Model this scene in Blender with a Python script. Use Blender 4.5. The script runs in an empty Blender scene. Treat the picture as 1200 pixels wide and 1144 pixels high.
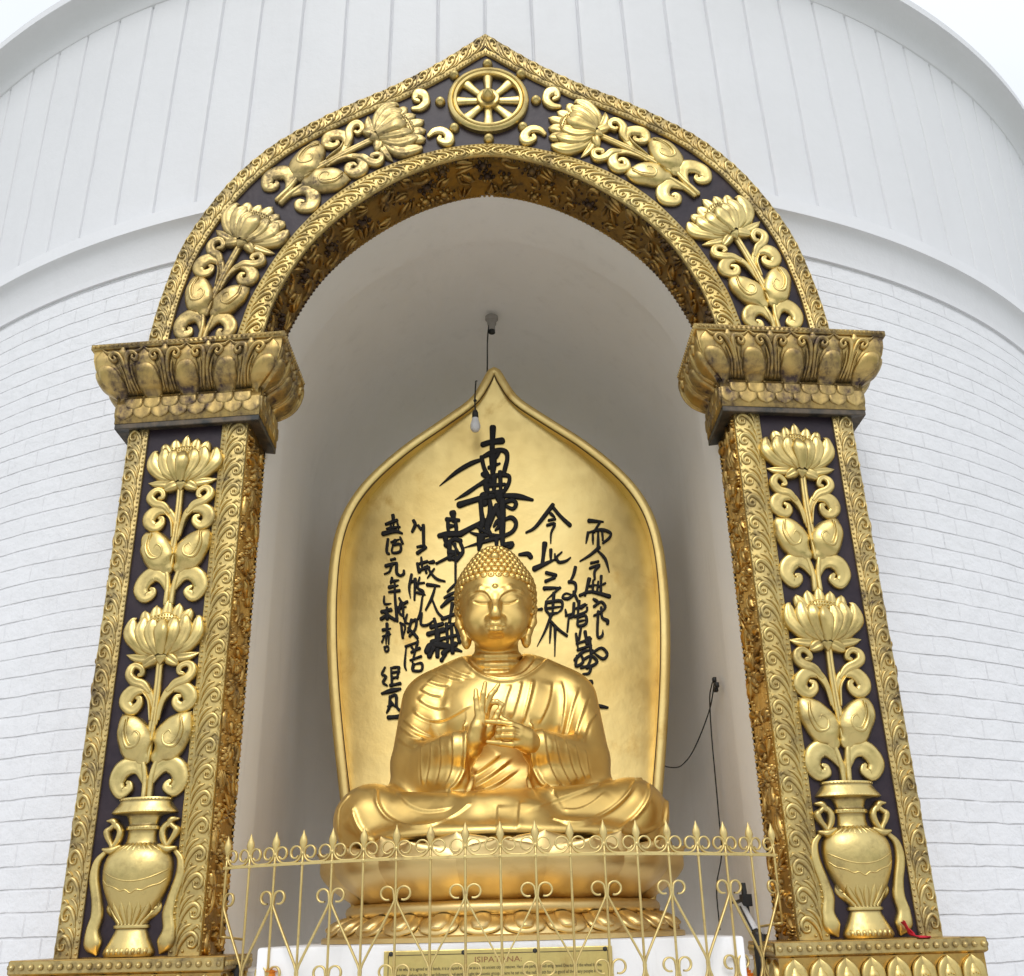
import bpy, bmesh, math, random
import numpy as np
from mathutils import Vector, Matrix
from mathutils.bvhtree import BVHTree
random.seed(7); RNG = np.random.default_rng(7)
scene = bpy.context.scene
COL = scene.collection
PI = math.pi

# ------------------------------------------------------------------ camera
CAM = np.array([0.0389, -4.961, 0.0734]); YAW, PITCH, ROLL, FPX = 0.0129, 0.412, -0.0249, 1184.89
def cam_axes():
    cy, sy, cp, sp = math.cos(YAW), math.sin(YAW), math.cos(PITCH), math.sin(PITCH)
    f = np.array([sy*cp, cy*cp, sp]); r = np.array([cy, -sy, 0.]); u = np.cross(r, f)
    cr, sr = math.cos(ROLL), math.sin(ROLL)
    return cr*r+sr*u, -sr*r+cr*u, f
CR, CU, CF = cam_axes()
cam = bpy.data.cameras.new('camera'); cam.sensor_width = 36; cam.lens = FPX/1200*36; cam.clip_end = 4000; cam.clip_start = .05
camo = bpy.data.objects.new('camera', cam); COL.objects.link(camo)
camo.matrix_world = Matrix(((CR[0], CU[0], -CF[0], CAM[0]), (CR[1], CU[1], -CF[1], CAM[1]), (CR[2], CU[2], -CF[2], CAM[2]), (0, 0, 0, 1)))
scene.camera = camo
def rays(px):
    px = np.atleast_2d(np.array(px, float))
    return CF[None]+((px[:, :1]-600)/FPX)*CR-((px[:, 1:2]-572)/FPX)*CU
def at(px, Y):
    """survey of the photograph: where a point seen at px stands if it is at depth Y"""
    d = rays(px); t = (Y-CAM[1])/d[:, 1]; return CAM+d*t[:, None]

# ------------------------------------------------------------------ curves and meshes
def catmull(P, sub=6):
    P = np.array(P, float)
    if len(P) < 3:
        t = np.linspace(0, 1, sub+1)[:, None]; return P[0]*(1-t)+P[-1]*t
    Q = np.vstack([2*P[0]-P[1], P, 2*P[-1]-P[-2]]); out = []
    for i in range(len(P)-1):
        a, b, c, d = Q[i:i+4]; t = np.linspace(0, 1, sub, endpoint=False)[:, None]
        out.append(.5*((2*b)+(-a+c)*t+(2*a-5*b+4*c-d)*t*t+(-a+3*b-3*c+d)*t**3))
    out.append(P[-1:]); return np.vstack(out)
def resample(P, n):
    P = np.array(P, float); s = np.r_[0, np.cumsum(np.hypot(*np.diff(P[:, :2], axis=0).T))]
    q = np.linspace(0, s[-1], n); return np.stack([np.interp(q, s, P[:, k]) for k in range(P.shape[1])], 1)
class MB:
    def __init__(s): s.v = []; s.f = []; s.n = 0
    def add(s, V, F):
        V = np.asarray(V, float); s.v.append(V); s.f += [tuple(i+s.n for i in f) for f in F]; s.n += len(V); return s
    def grid(s, V, closed_u=False, closed_v=False):
        V = np.asarray(V, float); n, m = V.shape[:2]; F = []
        for i in range(n if closed_u else n-1):
            for j in range(m if closed_v else m-1):
                F.append((i*m+j, ((i+1) % n)*m+j, ((i+1) % n)*m+(j+1) % m, i*m+(j+1) % m))
        return s.add(V.reshape(-1, 3), F)
    def box(s, x0, x1, y0, y1, z0, z1):
        V = [(x, y, z) for z in (z0, z1) for y in (y0, y1) for x in (x0, x1)]
        return s.add(V, [(0, 2, 3, 1), (4, 5, 7, 6), (0, 1, 5, 4), (2, 6, 7, 3), (0, 4, 6, 2), (1, 3, 7, 5)])
    def tube(s, P, r, n=6, cap=True):
        P = np.array(P, float); r = np.broadcast_to(np.array(r, float), (len(P),)); T = np.gradient(P, axis=0)
        T /= np.linalg.norm(T, axis=1)[:, None]+1e-12
        ref = np.array([0, 1., 0]) if abs(T[:, 1]).mean() < .8 else np.array([1., 0, 0]); V = []
        a = np.linspace(0, 2*PI, n, endpoint=False)
        for p, t, k in zip(P, T, r):
            A = np.cross(t, ref); A /= np.linalg.norm(A)+1e-12; B = np.cross(t, A)
            V.append(p+k*(np.cos(a)[:, None]*A+np.sin(a)[:, None]*B))
        V = np.array(V); b = s.n; s.grid(V, closed_v=True)
        if cap: s.f.append(tuple(b+i for i in range(n))[::-1]); s.f.append(tuple(b+(len(P)-1)*n+i for i in range(n)))
        return s
    def lathe(s, prof, c=(0, 0), n=48, a0=0, a1=2*PI):
        full = abs(a1-a0-2*PI) < 1e-6; a = np.linspace(a0, a1, n, endpoint=not full)
        V = np.array([[(c[0]+r*math.sin(k), c[1]-r*math.cos(k), z) for k in a] for r, z in prof]); return s.grid(V, closed_v=full)
    def warp(s, fn): s.v = [fn(V) for V in s.v]; return s
    def build(s, name, mat=None, parent=None, smooth=True, auto=None, recalc=True):
        V = np.vstack(s.v) if s.v else np.zeros((0, 3))
        loc = np.array(parent['_w']) if parent is not None and '_w' in parent else np.zeros(3)
        me = bpy.data.meshes.new(name); me.from_pydata((V-loc).tolist(), [], s.f); me.update()
        if recalc:
            b = bmesh.new(); b.from_mesh(me); bmesh.ops.recalc_face_normals(b, faces=b.faces); b.to_mesh(me); b.free()
        if smooth:
            me.polygons.foreach_set('use_smooth', [True]*len(me.polygons))
            if auto is not None: me.set_sharp_from_angle(angle=math.radians(auto))
        o = bpy.data.objects.new(name, me); COL.objects.link(o)
        if mat: me.materials.append(mat)
        if parent is not None:
            o.parent = parent; o['_w'] = tuple(loc)
        return o
def tag(o, label, cat, group=None, kind=None):
    if label: o['label'] = label
    if cat: o['category'] = cat
    if group: o['group'] = group
    if kind: o['kind'] = kind
    return o
def thing(name, loc, label, cat, group=None):
    o = bpy.data.objects.new(name, None); COL.objects.link(o); o.location = loc; o['_w'] = tuple(loc); o.empty_display_size = .1
    return tag(o, label, cat, group)

# a raised ribbon in relief: centreline (u,v), half width along it, domed; returned as a mesh in (u, h, v)
def ribbon(mb, P, W, H, fn, nt=8, sub=6, edge=.35, base=0., veins=0, vdepth=.25, dish=0., floor=0., pw=.5, capped=True):
    P = np.array(P, float); W = np.broadcast_to(np.array(W, float), (len(P),))
    C = catmull(np.c_[P, W], sub); w = np.maximum(C[:, 2], 1e-4); c = C[:, :2]
    T = np.gradient(c, axis=0); T /= np.linalg.norm(T, axis=1)[:, None]+1e-12
    if capped:
        ext = []
        for sgn, i in ((-1, 0), (1, -1)):
            k = np.array([.35, .65, .88, .99]); e = (c[i]+sgn*T[i]*(k*w[i])[:, None], w[i]*np.sqrt(1-k*k), np.repeat(T[i][None], 4, 0)); ext.append(e)
        a, b = ext
        c = np.vstack([a[0][::-1], c, b[0]]); w = np.r_[a[1][::-1], w, b[1]]; T = np.vstack([a[2], T, b[2]])
    N = np.stack([-T[:, 1], T[:, 0]], 1); t = np.linspace(-1, 1, nt+1); wm = w.max()
    Hs = H*np.minimum(1, w/wm)**pw
    prof = edge+(1-edge)*np.sqrt(np.maximum(0, 1-t*t))
    if dish: prof = prof-dish*np.exp(-(t/.45)**2)
    if veins: prof = prof*(1-vdepth*(.5+.5*np.cos(2*PI*veins*(t*.5+.5)))*(1-t**4))
    h = base+Hs[:, None]*prof[None]
    U = c[:, None, :]+N[:, None, :]*(t[None, :, None]*w[:, None, None])
    V = np.concatenate([U[..., :1], h[..., None], U[..., 1:]], 2)
    L = V[:, :1].copy(); L[..., 1] = floor; R = V[:, -1:].copy(); R[..., 1] = floor
    V = np.concatenate([L, V, R], 1)
    mb.grid(fn(V.reshape(-1, 3)).reshape(V.shape))
def dome(mb, u, v, r, H, fn, n=8, m=3, floor=0., rv=None, lift=0.):
    rv = rv or r; V = [[(u+r*math.cos(p)*math.cos(a), floor+lift*(1 if k else 0)+H*math.sin(p), v+rv*math.cos(p)*math.sin(a)) for a in np.linspace(0, 2*PI, n, endpoint=False)]
         for k, p in enumerate(np.linspace(0, PI/2-.02, m+1))]
    V = np.array(V); mb.grid(fn(V.reshape(-1, 3)).reshape(V.shape), closed_v=True); mb.f.append(tuple(range(mb.n-n, mb.n)))

# ------------------------------------------------------------------ materials
class NT:
    def __init__(s, name):
        s.m = bpy.data.materials.new(name); s.m.use_nodes = True; s.t = s.m.node_tree; s.b = s.t.nodes['Principled BSDF']
    def n(s, typ, **kw):
        o = s.t.nodes.new('ShaderNode'+typ)
        for k, v in kw.items():
            if k.startswith('i_'): o.inputs[int(k[2:]) if k[2:].isdigit() else k[2:].replace('_', ' ')].default_value = v
            else: setattr(o, k, v)
        return o
    def l(s, a, b): s.t.links.new(a, b)
    def coords(s, scale=(1, 1, 1)):
        t = s.n('TexCoord'); m = s.n('Mapping'); m.inputs['Scale'].default_value = scale; s.l(t.outputs['Object'], m.inputs[0]); return m.outputs[0]
    def noise(s, vec, scale, detail=4, rough=.55, lo=.4, hi=.6, dist=0.):
        x = s.n('TexNoise'); x.inputs['Scale'].default_value = scale; x.inputs['Detail'].default_value = detail; x.inputs['Roughness'].default_value = rough; x.inputs['Distortion'].default_value = dist
        s.l(vec, x.inputs['Vector']); r = s.n('MapRange'); r.inputs[1].default_value = lo; r.inputs[2].default_value = hi; s.l(x.outputs[0], r.inputs[0]); return r.outputs[0]
    def mix(s, f, a, b):
        x = s.n('Mix', data_type='RGBA')
        for k, v in ((0, f), (6, a), (7, b)):
            if isinstance(v, bpy.types.NodeSocket): s.l(v, x.inputs[k])
            else: x.inputs[k].default_value = (*v, 1) if isinstance(v, tuple) and len(v) == 3 else v
        return x.outputs[2]
    def mth(s, op, a, b=0.):
        x = s.n('Math', operation=op)
        for k, v in ((0, a), (1, b)):
            if isinstance(v, bpy.types.NodeSocket): s.l(v, x.inputs[k])
            else: x.inputs[k].default_value = v
        return x.outputs[0]
    def set(s, name, v):
        if isinstance(v, bpy.types.NodeSocket): s.l(v, s.b.inputs[name])
        else: s.b.inputs[name].default_value = (*v, 1) if isinstance(v, tuple) and len(v) == 3 else v
    def bump(s, h, strength=.3, dist=.01, prev=None):
        x = s.n('Bump'); x.inputs['Strength'].default_value = strength; x.inputs['Distance'].default_value = dist; s.l(h, x.inputs['Height'])
        if prev is not None: s.l(prev, x.inputs['Normal'])
        return x.outputs[0]

def gold(name, col, dark, amount=(.55, .75), rough=(.25, .45), scale=5., fine=26., tarn_rough=.6, streak=1., bump=.15, metallic=1., dust=None, crev=0., darkmetal=.6):
    k = NT(name); v = k.coords((1, 1, streak)); v0 = k.coords()
    a = k.noise(v, scale, 6, .65, amount[0], amount[1], .4); b = k.noise(v0, fine, 5, .6, .35, .7)
    f = k.mth('MULTIPLY', a, k.mth('ADD', k.mth('MULTIPLY', b, .8), .3)); f = k.mth('MINIMUM', f, 1.)
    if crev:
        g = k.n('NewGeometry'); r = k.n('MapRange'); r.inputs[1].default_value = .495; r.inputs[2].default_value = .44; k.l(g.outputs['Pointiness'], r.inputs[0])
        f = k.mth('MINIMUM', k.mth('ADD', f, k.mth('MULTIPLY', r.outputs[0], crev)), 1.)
    c2 = k.mix(k.noise(v0, 1.7, 3, .5, .3, .7), col, tuple(x*y for x, y in zip(col, (.86, .8, .7))))
    c = k.mix(f, c2, dark)
    k.set('Base Color', c); k.set('Metallic', k.mth('SUBTRACT', metallic, k.mth('MULTIPLY', f, 1-darkmetal)))
    k.set('Roughness', k.mth('ADD', k.mth('MULTIPLY', b, rough[1]-rough[0]), k.mth('ADD', k.mth('MULTIPLY', f, max(0, tarn_rough-rough[1])), rough[0])))
    n = k.bump(k.noise(v0, 60, 3, .6, 0, 1), bump, .004); n = k.bump(k.noise(v0, 9, 3, .5, 0, 1), bump, .02, n); k.set('Normal', n)
    return k.m
M = {}
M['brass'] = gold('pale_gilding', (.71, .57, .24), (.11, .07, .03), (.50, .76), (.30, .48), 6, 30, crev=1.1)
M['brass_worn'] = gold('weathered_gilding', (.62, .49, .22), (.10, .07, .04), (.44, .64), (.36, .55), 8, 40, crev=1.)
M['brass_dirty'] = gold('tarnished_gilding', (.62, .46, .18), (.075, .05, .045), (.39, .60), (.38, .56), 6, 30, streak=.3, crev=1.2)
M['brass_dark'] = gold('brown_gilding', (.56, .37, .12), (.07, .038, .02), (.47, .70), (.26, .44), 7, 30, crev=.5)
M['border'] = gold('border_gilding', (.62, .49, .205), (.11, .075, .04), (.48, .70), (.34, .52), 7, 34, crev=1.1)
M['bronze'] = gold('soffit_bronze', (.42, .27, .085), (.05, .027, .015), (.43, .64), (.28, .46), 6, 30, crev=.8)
M['statue'] = gold('statue_gold', (.82, .585, .205), (.62, .37, .08), (.60, .86), (.34, .46), 3.0, 14, tarn_rough=.4, bump=.05, darkmetal=1.)
M['mandorla'] = gold('mandorla_gold', (.82, .635, .265), (.55, .34, .09), (.58, .72), (.30, .42), 2.4, 8, tarn_rough=.5, bump=.1, darkmetal=1.)
M['lotus'] = gold('lotus_gold', (.80, .61, .28), (.54, .34, .10), (.6, .85), (.36, .48), 3, 14, tarn_rough=.5, bump=.08, darkmetal=1.)
M['fence'] = gold('fence_gold_paint', (.70, .56, .24), (.26, .15, .06), (.55, .75), (.38, .55), 16, 60, metallic=.75, bump=.1)
k = NT('dark_enamel'); v = k.coords(); k.set('Base Color', k.mix(k.noise(v, 7, 5, .6, .35, .7), (.016, .010, .018), (.034, .022, .028)))
k.set('Roughness', .45); k.set('Specular IOR Level', .3); k.set('Normal', k.bump(k.noise(v, 14, 4, .5, 0, 1), .15, .02)); M['enamel'] = k.m
k = NT('old_dark_copper'); v = k.coords(); k.set('Base Color', k.mix(k.noise(v, 9, 5, .6, .4, .6), (.035, .036, .034), (.12, .09, .06))); k.set('Metallic', .4); k.set('Roughness', .5); M['copper'] = k.m
def white_paint(name, base, dirt, brick=False, stain=1., rough=.6):
    k = NT(name); v = k.coords(); c = k.mix(k.noise(v, 1.3, 6, .65, .35, .75), base, tuple(x*.955 for x in base))
    v2 = k.coords((5, 5, .7)); st = k.mth('MULTIPLY', k.noise(v2, 1.6, 6, .7, .55, .85), .32*stain); c = k.mix(st, c, dirt)
    spots = k.mth('MULTIPLY', k.noise(v, 38, 4, .7, .69, .76), .35*stain); c = k.mix(spots, c, dirt)
    n = k.bump(k.noise(v, 11, 5, .6, 0, 1), .25, .012); n = k.bump(k.noise(v, 70, 3, .6, 0, 1), .12, .004, n)
    if brick:
        uv = k.n('UVMap'); mp = k.n('Mapping'); k.l(uv.outputs[0], mp.inputs[0])
        nz = k.n('TexNoise'); nz.inputs['Scale'].default_value = 3.; nz.inputs['Detail'].default_value = 3; k.l(uv.outputs[0], nz.inputs['Vector'])
        wob = k.n('VectorMath', operation='SCALE'); wob.inputs['Scale'].default_value = .03; k.l(nz.outputs['Color'], wob.inputs[0])
        ad = k.n('VectorMath', operation='ADD'); k.l(mp.outputs[0], ad.inputs[0]); k.l(wob.outputs[0], ad.inputs[1])
        def br(mortar, smooth):
            b = k.n('TexBrick'); b.offset = .5; b.inputs['Scale'].default_value = 1; b.inputs['Mortar Size'].default_value = mortar; b.inputs['Mortar Smooth'].default_value = smooth
            b.inputs['Brick Width'].default_value = .27; b.inputs['Row Height'].default_value = .115; b.inputs['Bias'].default_value = 0
            b.inputs['Color1'].default_value = (0, 0, 0, 1); b.inputs['Color2'].default_value = (1, 1, 1, 1)
            k.l(ad.outputs[0], b.inputs['Vector']); return b
        bw = br(.009, .9); bw.inputs['Brick Width'].default_value = 200.
        b = br(.006, .5); inv = k.mth('SUBTRACT', 1., b.outputs['Fac'])
        # per-brick height and broken joints
        brk = k.noise(uv.outputs[0], 5, 4, .6, .33, .62); br2 = k.noise(uv.outputs[0], 1.1, 5, .65, .42, .62)
        jn = k.mth('MAXIMUM', k.mth('MULTIPLY', bw.outputs['Fac'], k.mth('ADD', k.mth('MULTIPLY', brk, .75), .25)), k.mth('MULTIPLY', b.outputs['Fac'], k.mth('MULTIPLY', k.mth('MULTIPLY', brk, br2), .85)))
        hj = k.mth('SUBTRACT', 1., jn)
        hh = k.mth('ADD', hj, k.mth('MULTIPLY', b.outputs['Color'], .15)); n = k.bump(k.noise(uv.outputs[0], 7, 4, .6, 0, 1), .5, .03, n); n = k.bump(hh, .62, .012, n)
        c = k.mix(k.mth('MULTIPLY', jn, .27), c, dirt)
    k.set('Base Color', c); k.set('Roughness', rough); k.set('Normal', n); return k.m
M['wall'] = white_paint('white_wall_paint', (.73, .735, .76), (.40, .39, .40), stain=.3)
M['brick'] = white_paint('white_painted_brick', (.73, .735, .76), (.40, .39, .41), True, stain=.45)
M['niche'] = white_paint('niche_plaster', (.90, .88, .85), (.40, .37, .34), stain=.6)
M['plinth'] = white_paint('plinth_paint', (.8, .8, .81), (.3, .27, .25), stain=1.3)
def plain(name, col, rough=.5, metallic=0., **kw):
    k = NT(name); v = k.coords(); k.set('Base Color', k.mix(k.noise(v, 12, 4, .6, .3, .7), col, tuple(x*.8 for x in col))); k.set('Roughness', rough); k.set('Metallic', metallic)
    for a, b in kw.items(): k.set(a.replace('_', ' '), b)
    return k.m
M['black'] = plain('black_lettering', (.014, .013, .013), .6, Specular_IOR_Level=.25)
M['cable'] = plain('black_cable', (.02, .02, .02), .5)
M['redcloth'] = plain('red_cloth', (.55, .012, .03), .8)
M['marigold'] = plain('marigold_petals', (.85, .28, .02), .7)
M['bulb'] = plain('frosted_glass', (.8, .8, .82), .3)
M['socket'] = plain('grey_plastic', (.35, .33, .31), .5)
M['white_metal'] = plain('white_metal', (.75, .76, .78), .4)
# ------------------------------------------------------------------ world, light, ground
w = bpy.data.worlds.new('World'); scene.world = w; w.use_nodes = True
nt = w.node_tree; bg = nt.nodes['Background']
sky = nt.nodes.new('ShaderNodeTexSky'); sky.sky_type = 'NISHITA'; sky.sun_disc = False
SUN_EL, SUN_AZ = math.radians(46), math.radians(186)
sky.sun_elevation = SUN_EL; sky.sun_rotation = SUN_AZ; sky.air_density = 1.; sky.dust_density = 4.; sky.ozone_density = 1.
# an even cloud layer over the clear sky
tc = nt.nodes.new('ShaderNodeTexCoord'); nz = nt.nodes.new('ShaderNodeTexNoise'); nz.inputs['Scale'].default_value = 2.2; nz.inputs['Detail'].default_value = 5
nt.links.new(tc.outputs['Generated'], nz.inputs['Vector'])
rp = nt.nodes.new('ShaderNodeValToRGB'); rp.color_ramp.elements[0].position = .3; rp.color_ramp.elements[0].color = (9.4, 10.0, 10.9, 1); rp.color_ramp.elements[1].position = .72; rp.color_ramp.elements[1].color = (11.8, 12.2, 12.7, 1)
nt.links.new(nz.outputs[0], rp.inputs[0])
mx = nt.nodes.new('ShaderNodeMix'); mx.data_type = 'RGBA'; mx.inputs[0].default_value = .82
nt.links.new(sky.outputs[0], mx.inputs[6]); nt.links.new(rp.outputs[0], mx.inputs[7]); nt.links.new(mx.outputs[2], bg.inputs[0]); bg.inputs[1].default_value = .1
sun = bpy.data.lights.new('sun', 'SUN'); sun.energy = 1.4; sun.angle = math.radians(32); sun.color = (1, .985, .96)
suno = bpy.data.objects.new('sun', sun); COL.objects.link(suno)
sd = Vector((math.sin(SUN_AZ)*math.cos(SUN_EL), math.cos(SUN_AZ)*math.cos(SUN_EL), math.sin(SUN_EL)))
suno.rotation_euler = sd.to_track_quat('Z', 'Y').to_euler()
scene.view_settings.view_transform = 'Standard'; scene.view_settings.look = 'None'; scene.view_settings.exposure = EXPOSURE = 0.07; scene.view_settings.gamma = 1
scene.cycles.max_bounces = 8; scene.cycles.diffuse_bounces = 5; scene.cycles.glossy_bounces = 5
scene.cycles.use_denoising = True

GZ = -1.62
k = NT('pale_paving'); v = k.coords(); k.set('Base Color', k.mix(k.noise(v, .6, 6, .6, .3, .7), (.58, .565, .545), (.50, .485, .465)))
b = k.n('TexBrick'); b.inputs['Scale'].default_value = 1; b.inputs['Brick Width'].default_value = .6; b.inputs['Row Height'].default_value = .6; b.inputs['Mortar Size'].default_value = .008; k.l(v, b.inputs['Vector'])
k.set('Normal', k.bump(k.mth('SUBTRACT', 1., b.outputs['Fac']), .4, .01)); k.set('Roughness', .7); M['paving'] = k.m
k = NT('grass_ground'); v = k.coords(); k.set('Base Color', k.mix(k.noise(v, .3, 6, .6, .3, .7), (.07, .11, .035), (.10, .12, .05))); k.set('Roughness', .9); M['grass'] = k.m
m = MB(); r = np.array([0, 20, 60, 200, 800, 3000]); aa = np.linspace(0, 2*PI, 65)[:-1]
m.grid(np.array([[(q*math.cos(a), q*math.sin(a), GZ-.01-(0 if q < 30 else (q-30)*.004)) for a in aa] for q in r[1:]]), closed_v=True); m.f.append(tuple(range(64)))
tag(m.build('ground', M['grass'], smooth=False), 'grass ground around the stupa', None, kind='structure')
m = MB(); m.lathe([(5.0, GZ), (19, GZ), (19, GZ-.3)], (-.059, 6.359), 96)
tag(m.build('walkway', M['paving'], smooth=False), 'pale paved walkway round the stupa', None, kind='structure')

# ------------------------------------------------------------------ stupa
DAX, DR = -.059, 6.159; DAY = DR+.2
INNER = [(1.30, 3.1), (1.285, 3.24), (1.215, 3.5), (1.045, 3.82), (.78, 4.095), (.41, 4.325), (0, 4.425)]
PANEL_IN = [(1.455, 3.1), (1.43, 3.25), (1.365, 3.49), (1.18, 3.855), (.887, 4.19), (.487, 4.415), (0, 4.512)]
def hole(x, z):
    xs = [p[0]+.1 for p in PANEL_IN][::-1]; zs = [p[1]+.1 for p in PANEL_IN][::-1]
    if z < 3.1: return abs(x) < 1.55
    if abs(x) > 1.55: return False
    return z < np.interp(abs(x), xs, zs)
stupa = thing('stupa', (DAX, DAY, GZ), 'huge round white stupa of painted brick behind the golden arch, with bands of moulding', 'stupa')
ANG = np.radians(np.arange(-100, 260, .5))
def drum(name, prof, mat, uv=False, ang=ANG, rfun=None, close=True, lean=0.):
    m = MB(); sh = lambda a, z: a-lean*(z-4.5)/1.85*(a-G0)*math.exp(-((a-G0)/1.2)**4) if lean else a
    V = np.array([[(DAX+(r+(rfun(a, z) if rfun else 0))*math.sin(sh(a, z)), DAY-(r+(rfun(a, z) if rfun else 0))*math.cos(sh(a, z)), z) for a in ang] for r, z in prof])
    n, k_ = V.shape[:2]; F = []
    for i in range(n-1):
        for j in range(k_ if close else k_-1):
            j2 = (j+1) % k_; q = (V[i, j]+V[i+1, j2])/2
            if q[1] < DAY and hole(q[0], q[2]): continue
            F.append((i*k_+j, i*k_+j2, (i+1)*k_+j2, (i+1)*k_+j))
    m.add(V.reshape(-1, 3), F); o = m.build(name, mat, stupa, auto=35)
    if uv:
        me = o.data; L = me.uv_layers.new(name='UVMap'); co = np.zeros(len(me.vertices)*3); me.vertices.foreach_get('co', co); co = co.reshape(-1, 3)
        li = np.zeros(len(me.loops), int); me.loops.foreach_get('vertex_index', li); a = np.arctan2(co[:, 0], -co[:, 1]); a = np.where(a < -1.75, a+2*PI, a)
        uvv = np.stack([a*DR, co[:, 2]], 1)[li]
        L.data.foreach_set('uv', uvv.ravel())
    return o
GS = math.radians(3.05); G0 = math.radians(.53)
zz = np.concatenate([np.arange(GZ-.1, 4.13, .06), [4.135]])
drum('brick_wall', [(DR, z) for z in zz], M['brick'], True)
drum('lower_moulding', [(DR-.02, 4.135), (DR+.018, 4.135), (DR+.02, 4.16), (DR+.028, 4.20), (DR+.045, 4.27), (DR+.065, 4.33), (DR+.085, 4.365), (DR+.105, 4.38), (DR+.12, 4.385), (DR+.12, 4.49), (DR+.06, 4.515)], M['wall'])
GS = math.radians(3.05); G0 = math.radians(.53)
def groove(a, z):
    w = .0007*math.sin(z*5+3*round((a-G0)/GS))+.0004*math.sin(z*17+5*round((a-G0)/GS))
    d = ((a-G0+w*.35+GS/2) % GS-GS/2)*DR; return -.022*math.exp(-(d/.0085)**2)+.0025*math.sin(a*DR*2.1+z*1.3)
ga = []
for i in range(-33, 85):
    c = G0+i*GS
    ga += [c+q/DR for q in (-.11, -.05, -.022, -.013, -.008, -.004, 0, .004, .008, .013, .022, .05, .11)]
    if i in range(-33, 85): pass
ga = np.array(sorted(ga)); ga = ga[ga < ga[0]+2*PI]
UW = [(DR+.05+.18*(z-4.5)/1.85, z) for z in np.linspace(4.5, 6.36, 36)]
drum('grooved_wall', UW, M['wall'], ang=ga, rfun=groove, lean=.085)
drum('upper_cornice', [(DR+.22, 6.34), (DR+.238, 6.35), (DR+.25, 6.375), (DR+.27, 6.42), (DR+.31, 6.47), (DR+.365, 6.51), (DR+.40, 6.525), (DR+.42, 6.53), (DR+.42, 6.605), (DR+.36, 6.63), (DR-.4, 6.66)], M['wall'])
dome_prof = [(DR-.4+.0, 6.65)]+[(5.75*math.cos(t), 6.65+4.6*math.sin(t)) for t in np.linspace(0.02, PI/2-.01, 24)]
drum('dome', dome_prof, M['wall'])

# ------------------------------------------------------------------ niche
_ic = catmull(list(INNER)+[(-x, z) for x, z in INNER[::-1][1:]], 6); _ic = [(x+.012, z) for x, z in _ic[:len(_ic)//2+1].tolist()]; _ic[-1] = (0, _ic[-1][1])
niche_prof = [(x, z) for x, z in [(1.316, GZ), (1.316, 0), (1.316, 1), (1.316, 2), (1.315, 2.6)]+_ic]
npz = np.array(niche_prof+[(-x, z) for x, z in niche_prof[::-1][1:]])
T = np.gradient(npz, axis=0); T /= np.linalg.norm(T, axis=1)[:, None]; NN = np.stack([-T[:, 1], T[:, 0]], 1)   # inward
m = MB(); secs = [(.335, 0), (.735, 0), (.738, -.02), (.745, -.05), (1.2, -.05), (1.7, -.05), (2.0, -.035), (2.15, .0), (2.28, .05), (2.39, .12), (2.46, .2), (2.5, .3)]
rows = []
for y, d in secs:
    q = npz+NN*d; yy = np.full(len(q), y) if y > .4 else .0319*(q[:, 0]**2-2.75)+.355; rows.append(np.stack([q[:, 0], yy, q[:, 1]], 1))
m.grid(np.array(rows)); last = len(npz)*(len(secs)-1)
m.f.append(tuple(range(last, last+len(npz))))
m.build('niche_wall', M['niche'], stupa, auto=40)
m = MB(); m.box(-1.45, 1.45, .25, 2.6, GZ, -.08); m.build('niche_floor', M['niche'], stupa, smooth=False)
# raised platform in front of the niche
m = MB(); a = np.linspace(-1.05, 1.05, 40); xs = np.sin(a)*1.75
pts = [(x, -.62*math.cos(q)+.1) for x, q in zip(xs, a)]
n_ = len(pts); V = [(x, y-.35, -.62) for x, y in pts]+[(x, y-.35, GZ) for x, y in pts]
F = [(i, i+1, n_+i+1, n_+i) for i in range(n_-1)]+[tuple(range(n_))+tuple()]
m.add(V+[(1.6, .3, -.62), (-1.6, .3, -.62)], F[:-1]+[tuple(range(n_))+(2*n_, 2*n_+1)])
tag(m.build('platform', M['plinth'], smooth=False), 'white raised platform below the fence', None, kind='structure')
# ------------------------------------------------------------------ gilded surround: two pillars and the arch
KW, X0 = .0319, 2.75
XI, XO, DP = 1.323, 2.0, .37; XM = (XI+XO)/2
def wp(V):
    """(x, h, z) of the flat design -> world: the front follows the curve of the stupa"""
    V = np.asarray(V, float).reshape(-1, 3); return np.stack([V[:, 0], KW*(V[:, 0]**2-X0)-V[:, 1], V[:, 2]], 1)
def scroll_unit(mb, L, Wd, fn, a, flip=False, Hh=.0145, base=.02):
    """one repeat of the running acanthus border; a along, 0..Wd across"""
    f = (lambda V: fn(np.c_[V[:, 0]+a, V[:, 1], (Wd-V[:, 2]) if flip else V[:, 2]]))
    r = lambda P, W, H, b=base, **k: ribbon(mb, [(x*L, y*Wd) for x, y in P], [q*min(L, Wd) for q in W], H, f, nt=4, sub=3, base=b, floor=base-.004, **k)
    r([(-.02, .12), (.3, .2), (.62, .42), (.72, .68), (.52, .88), (.26, .8), (.26, .58), (.42, .55)], [.05, .09, .12, .11, .095, .08, .065, .06], Hh)
    r([(.3, .08), (.66, .14), (.93, .34), (1.02, .58)], [.03, .075, .08, .03], Hh*.8)
    r([(.62, .05), (.9, .07), (1.1, .2)], [.03, .06, .02], Hh*.7)
    r([(.12, .95), (.3, .985), (.5, .98)], [.03, .05, .03], Hh*.6)
    r([(.84, .66), (.96, .85), (.85, .96)], [.04, .07, .03], Hh*.8)
    dome(mb, (.1)*L, .35*Wd, .07*Wd, Hh*.8, f, 6, 2, base)
    dome(mb, (.41)*L, .68*Wd, .06*Wd, Hh*1.2, f, 6, 2, base)
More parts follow.
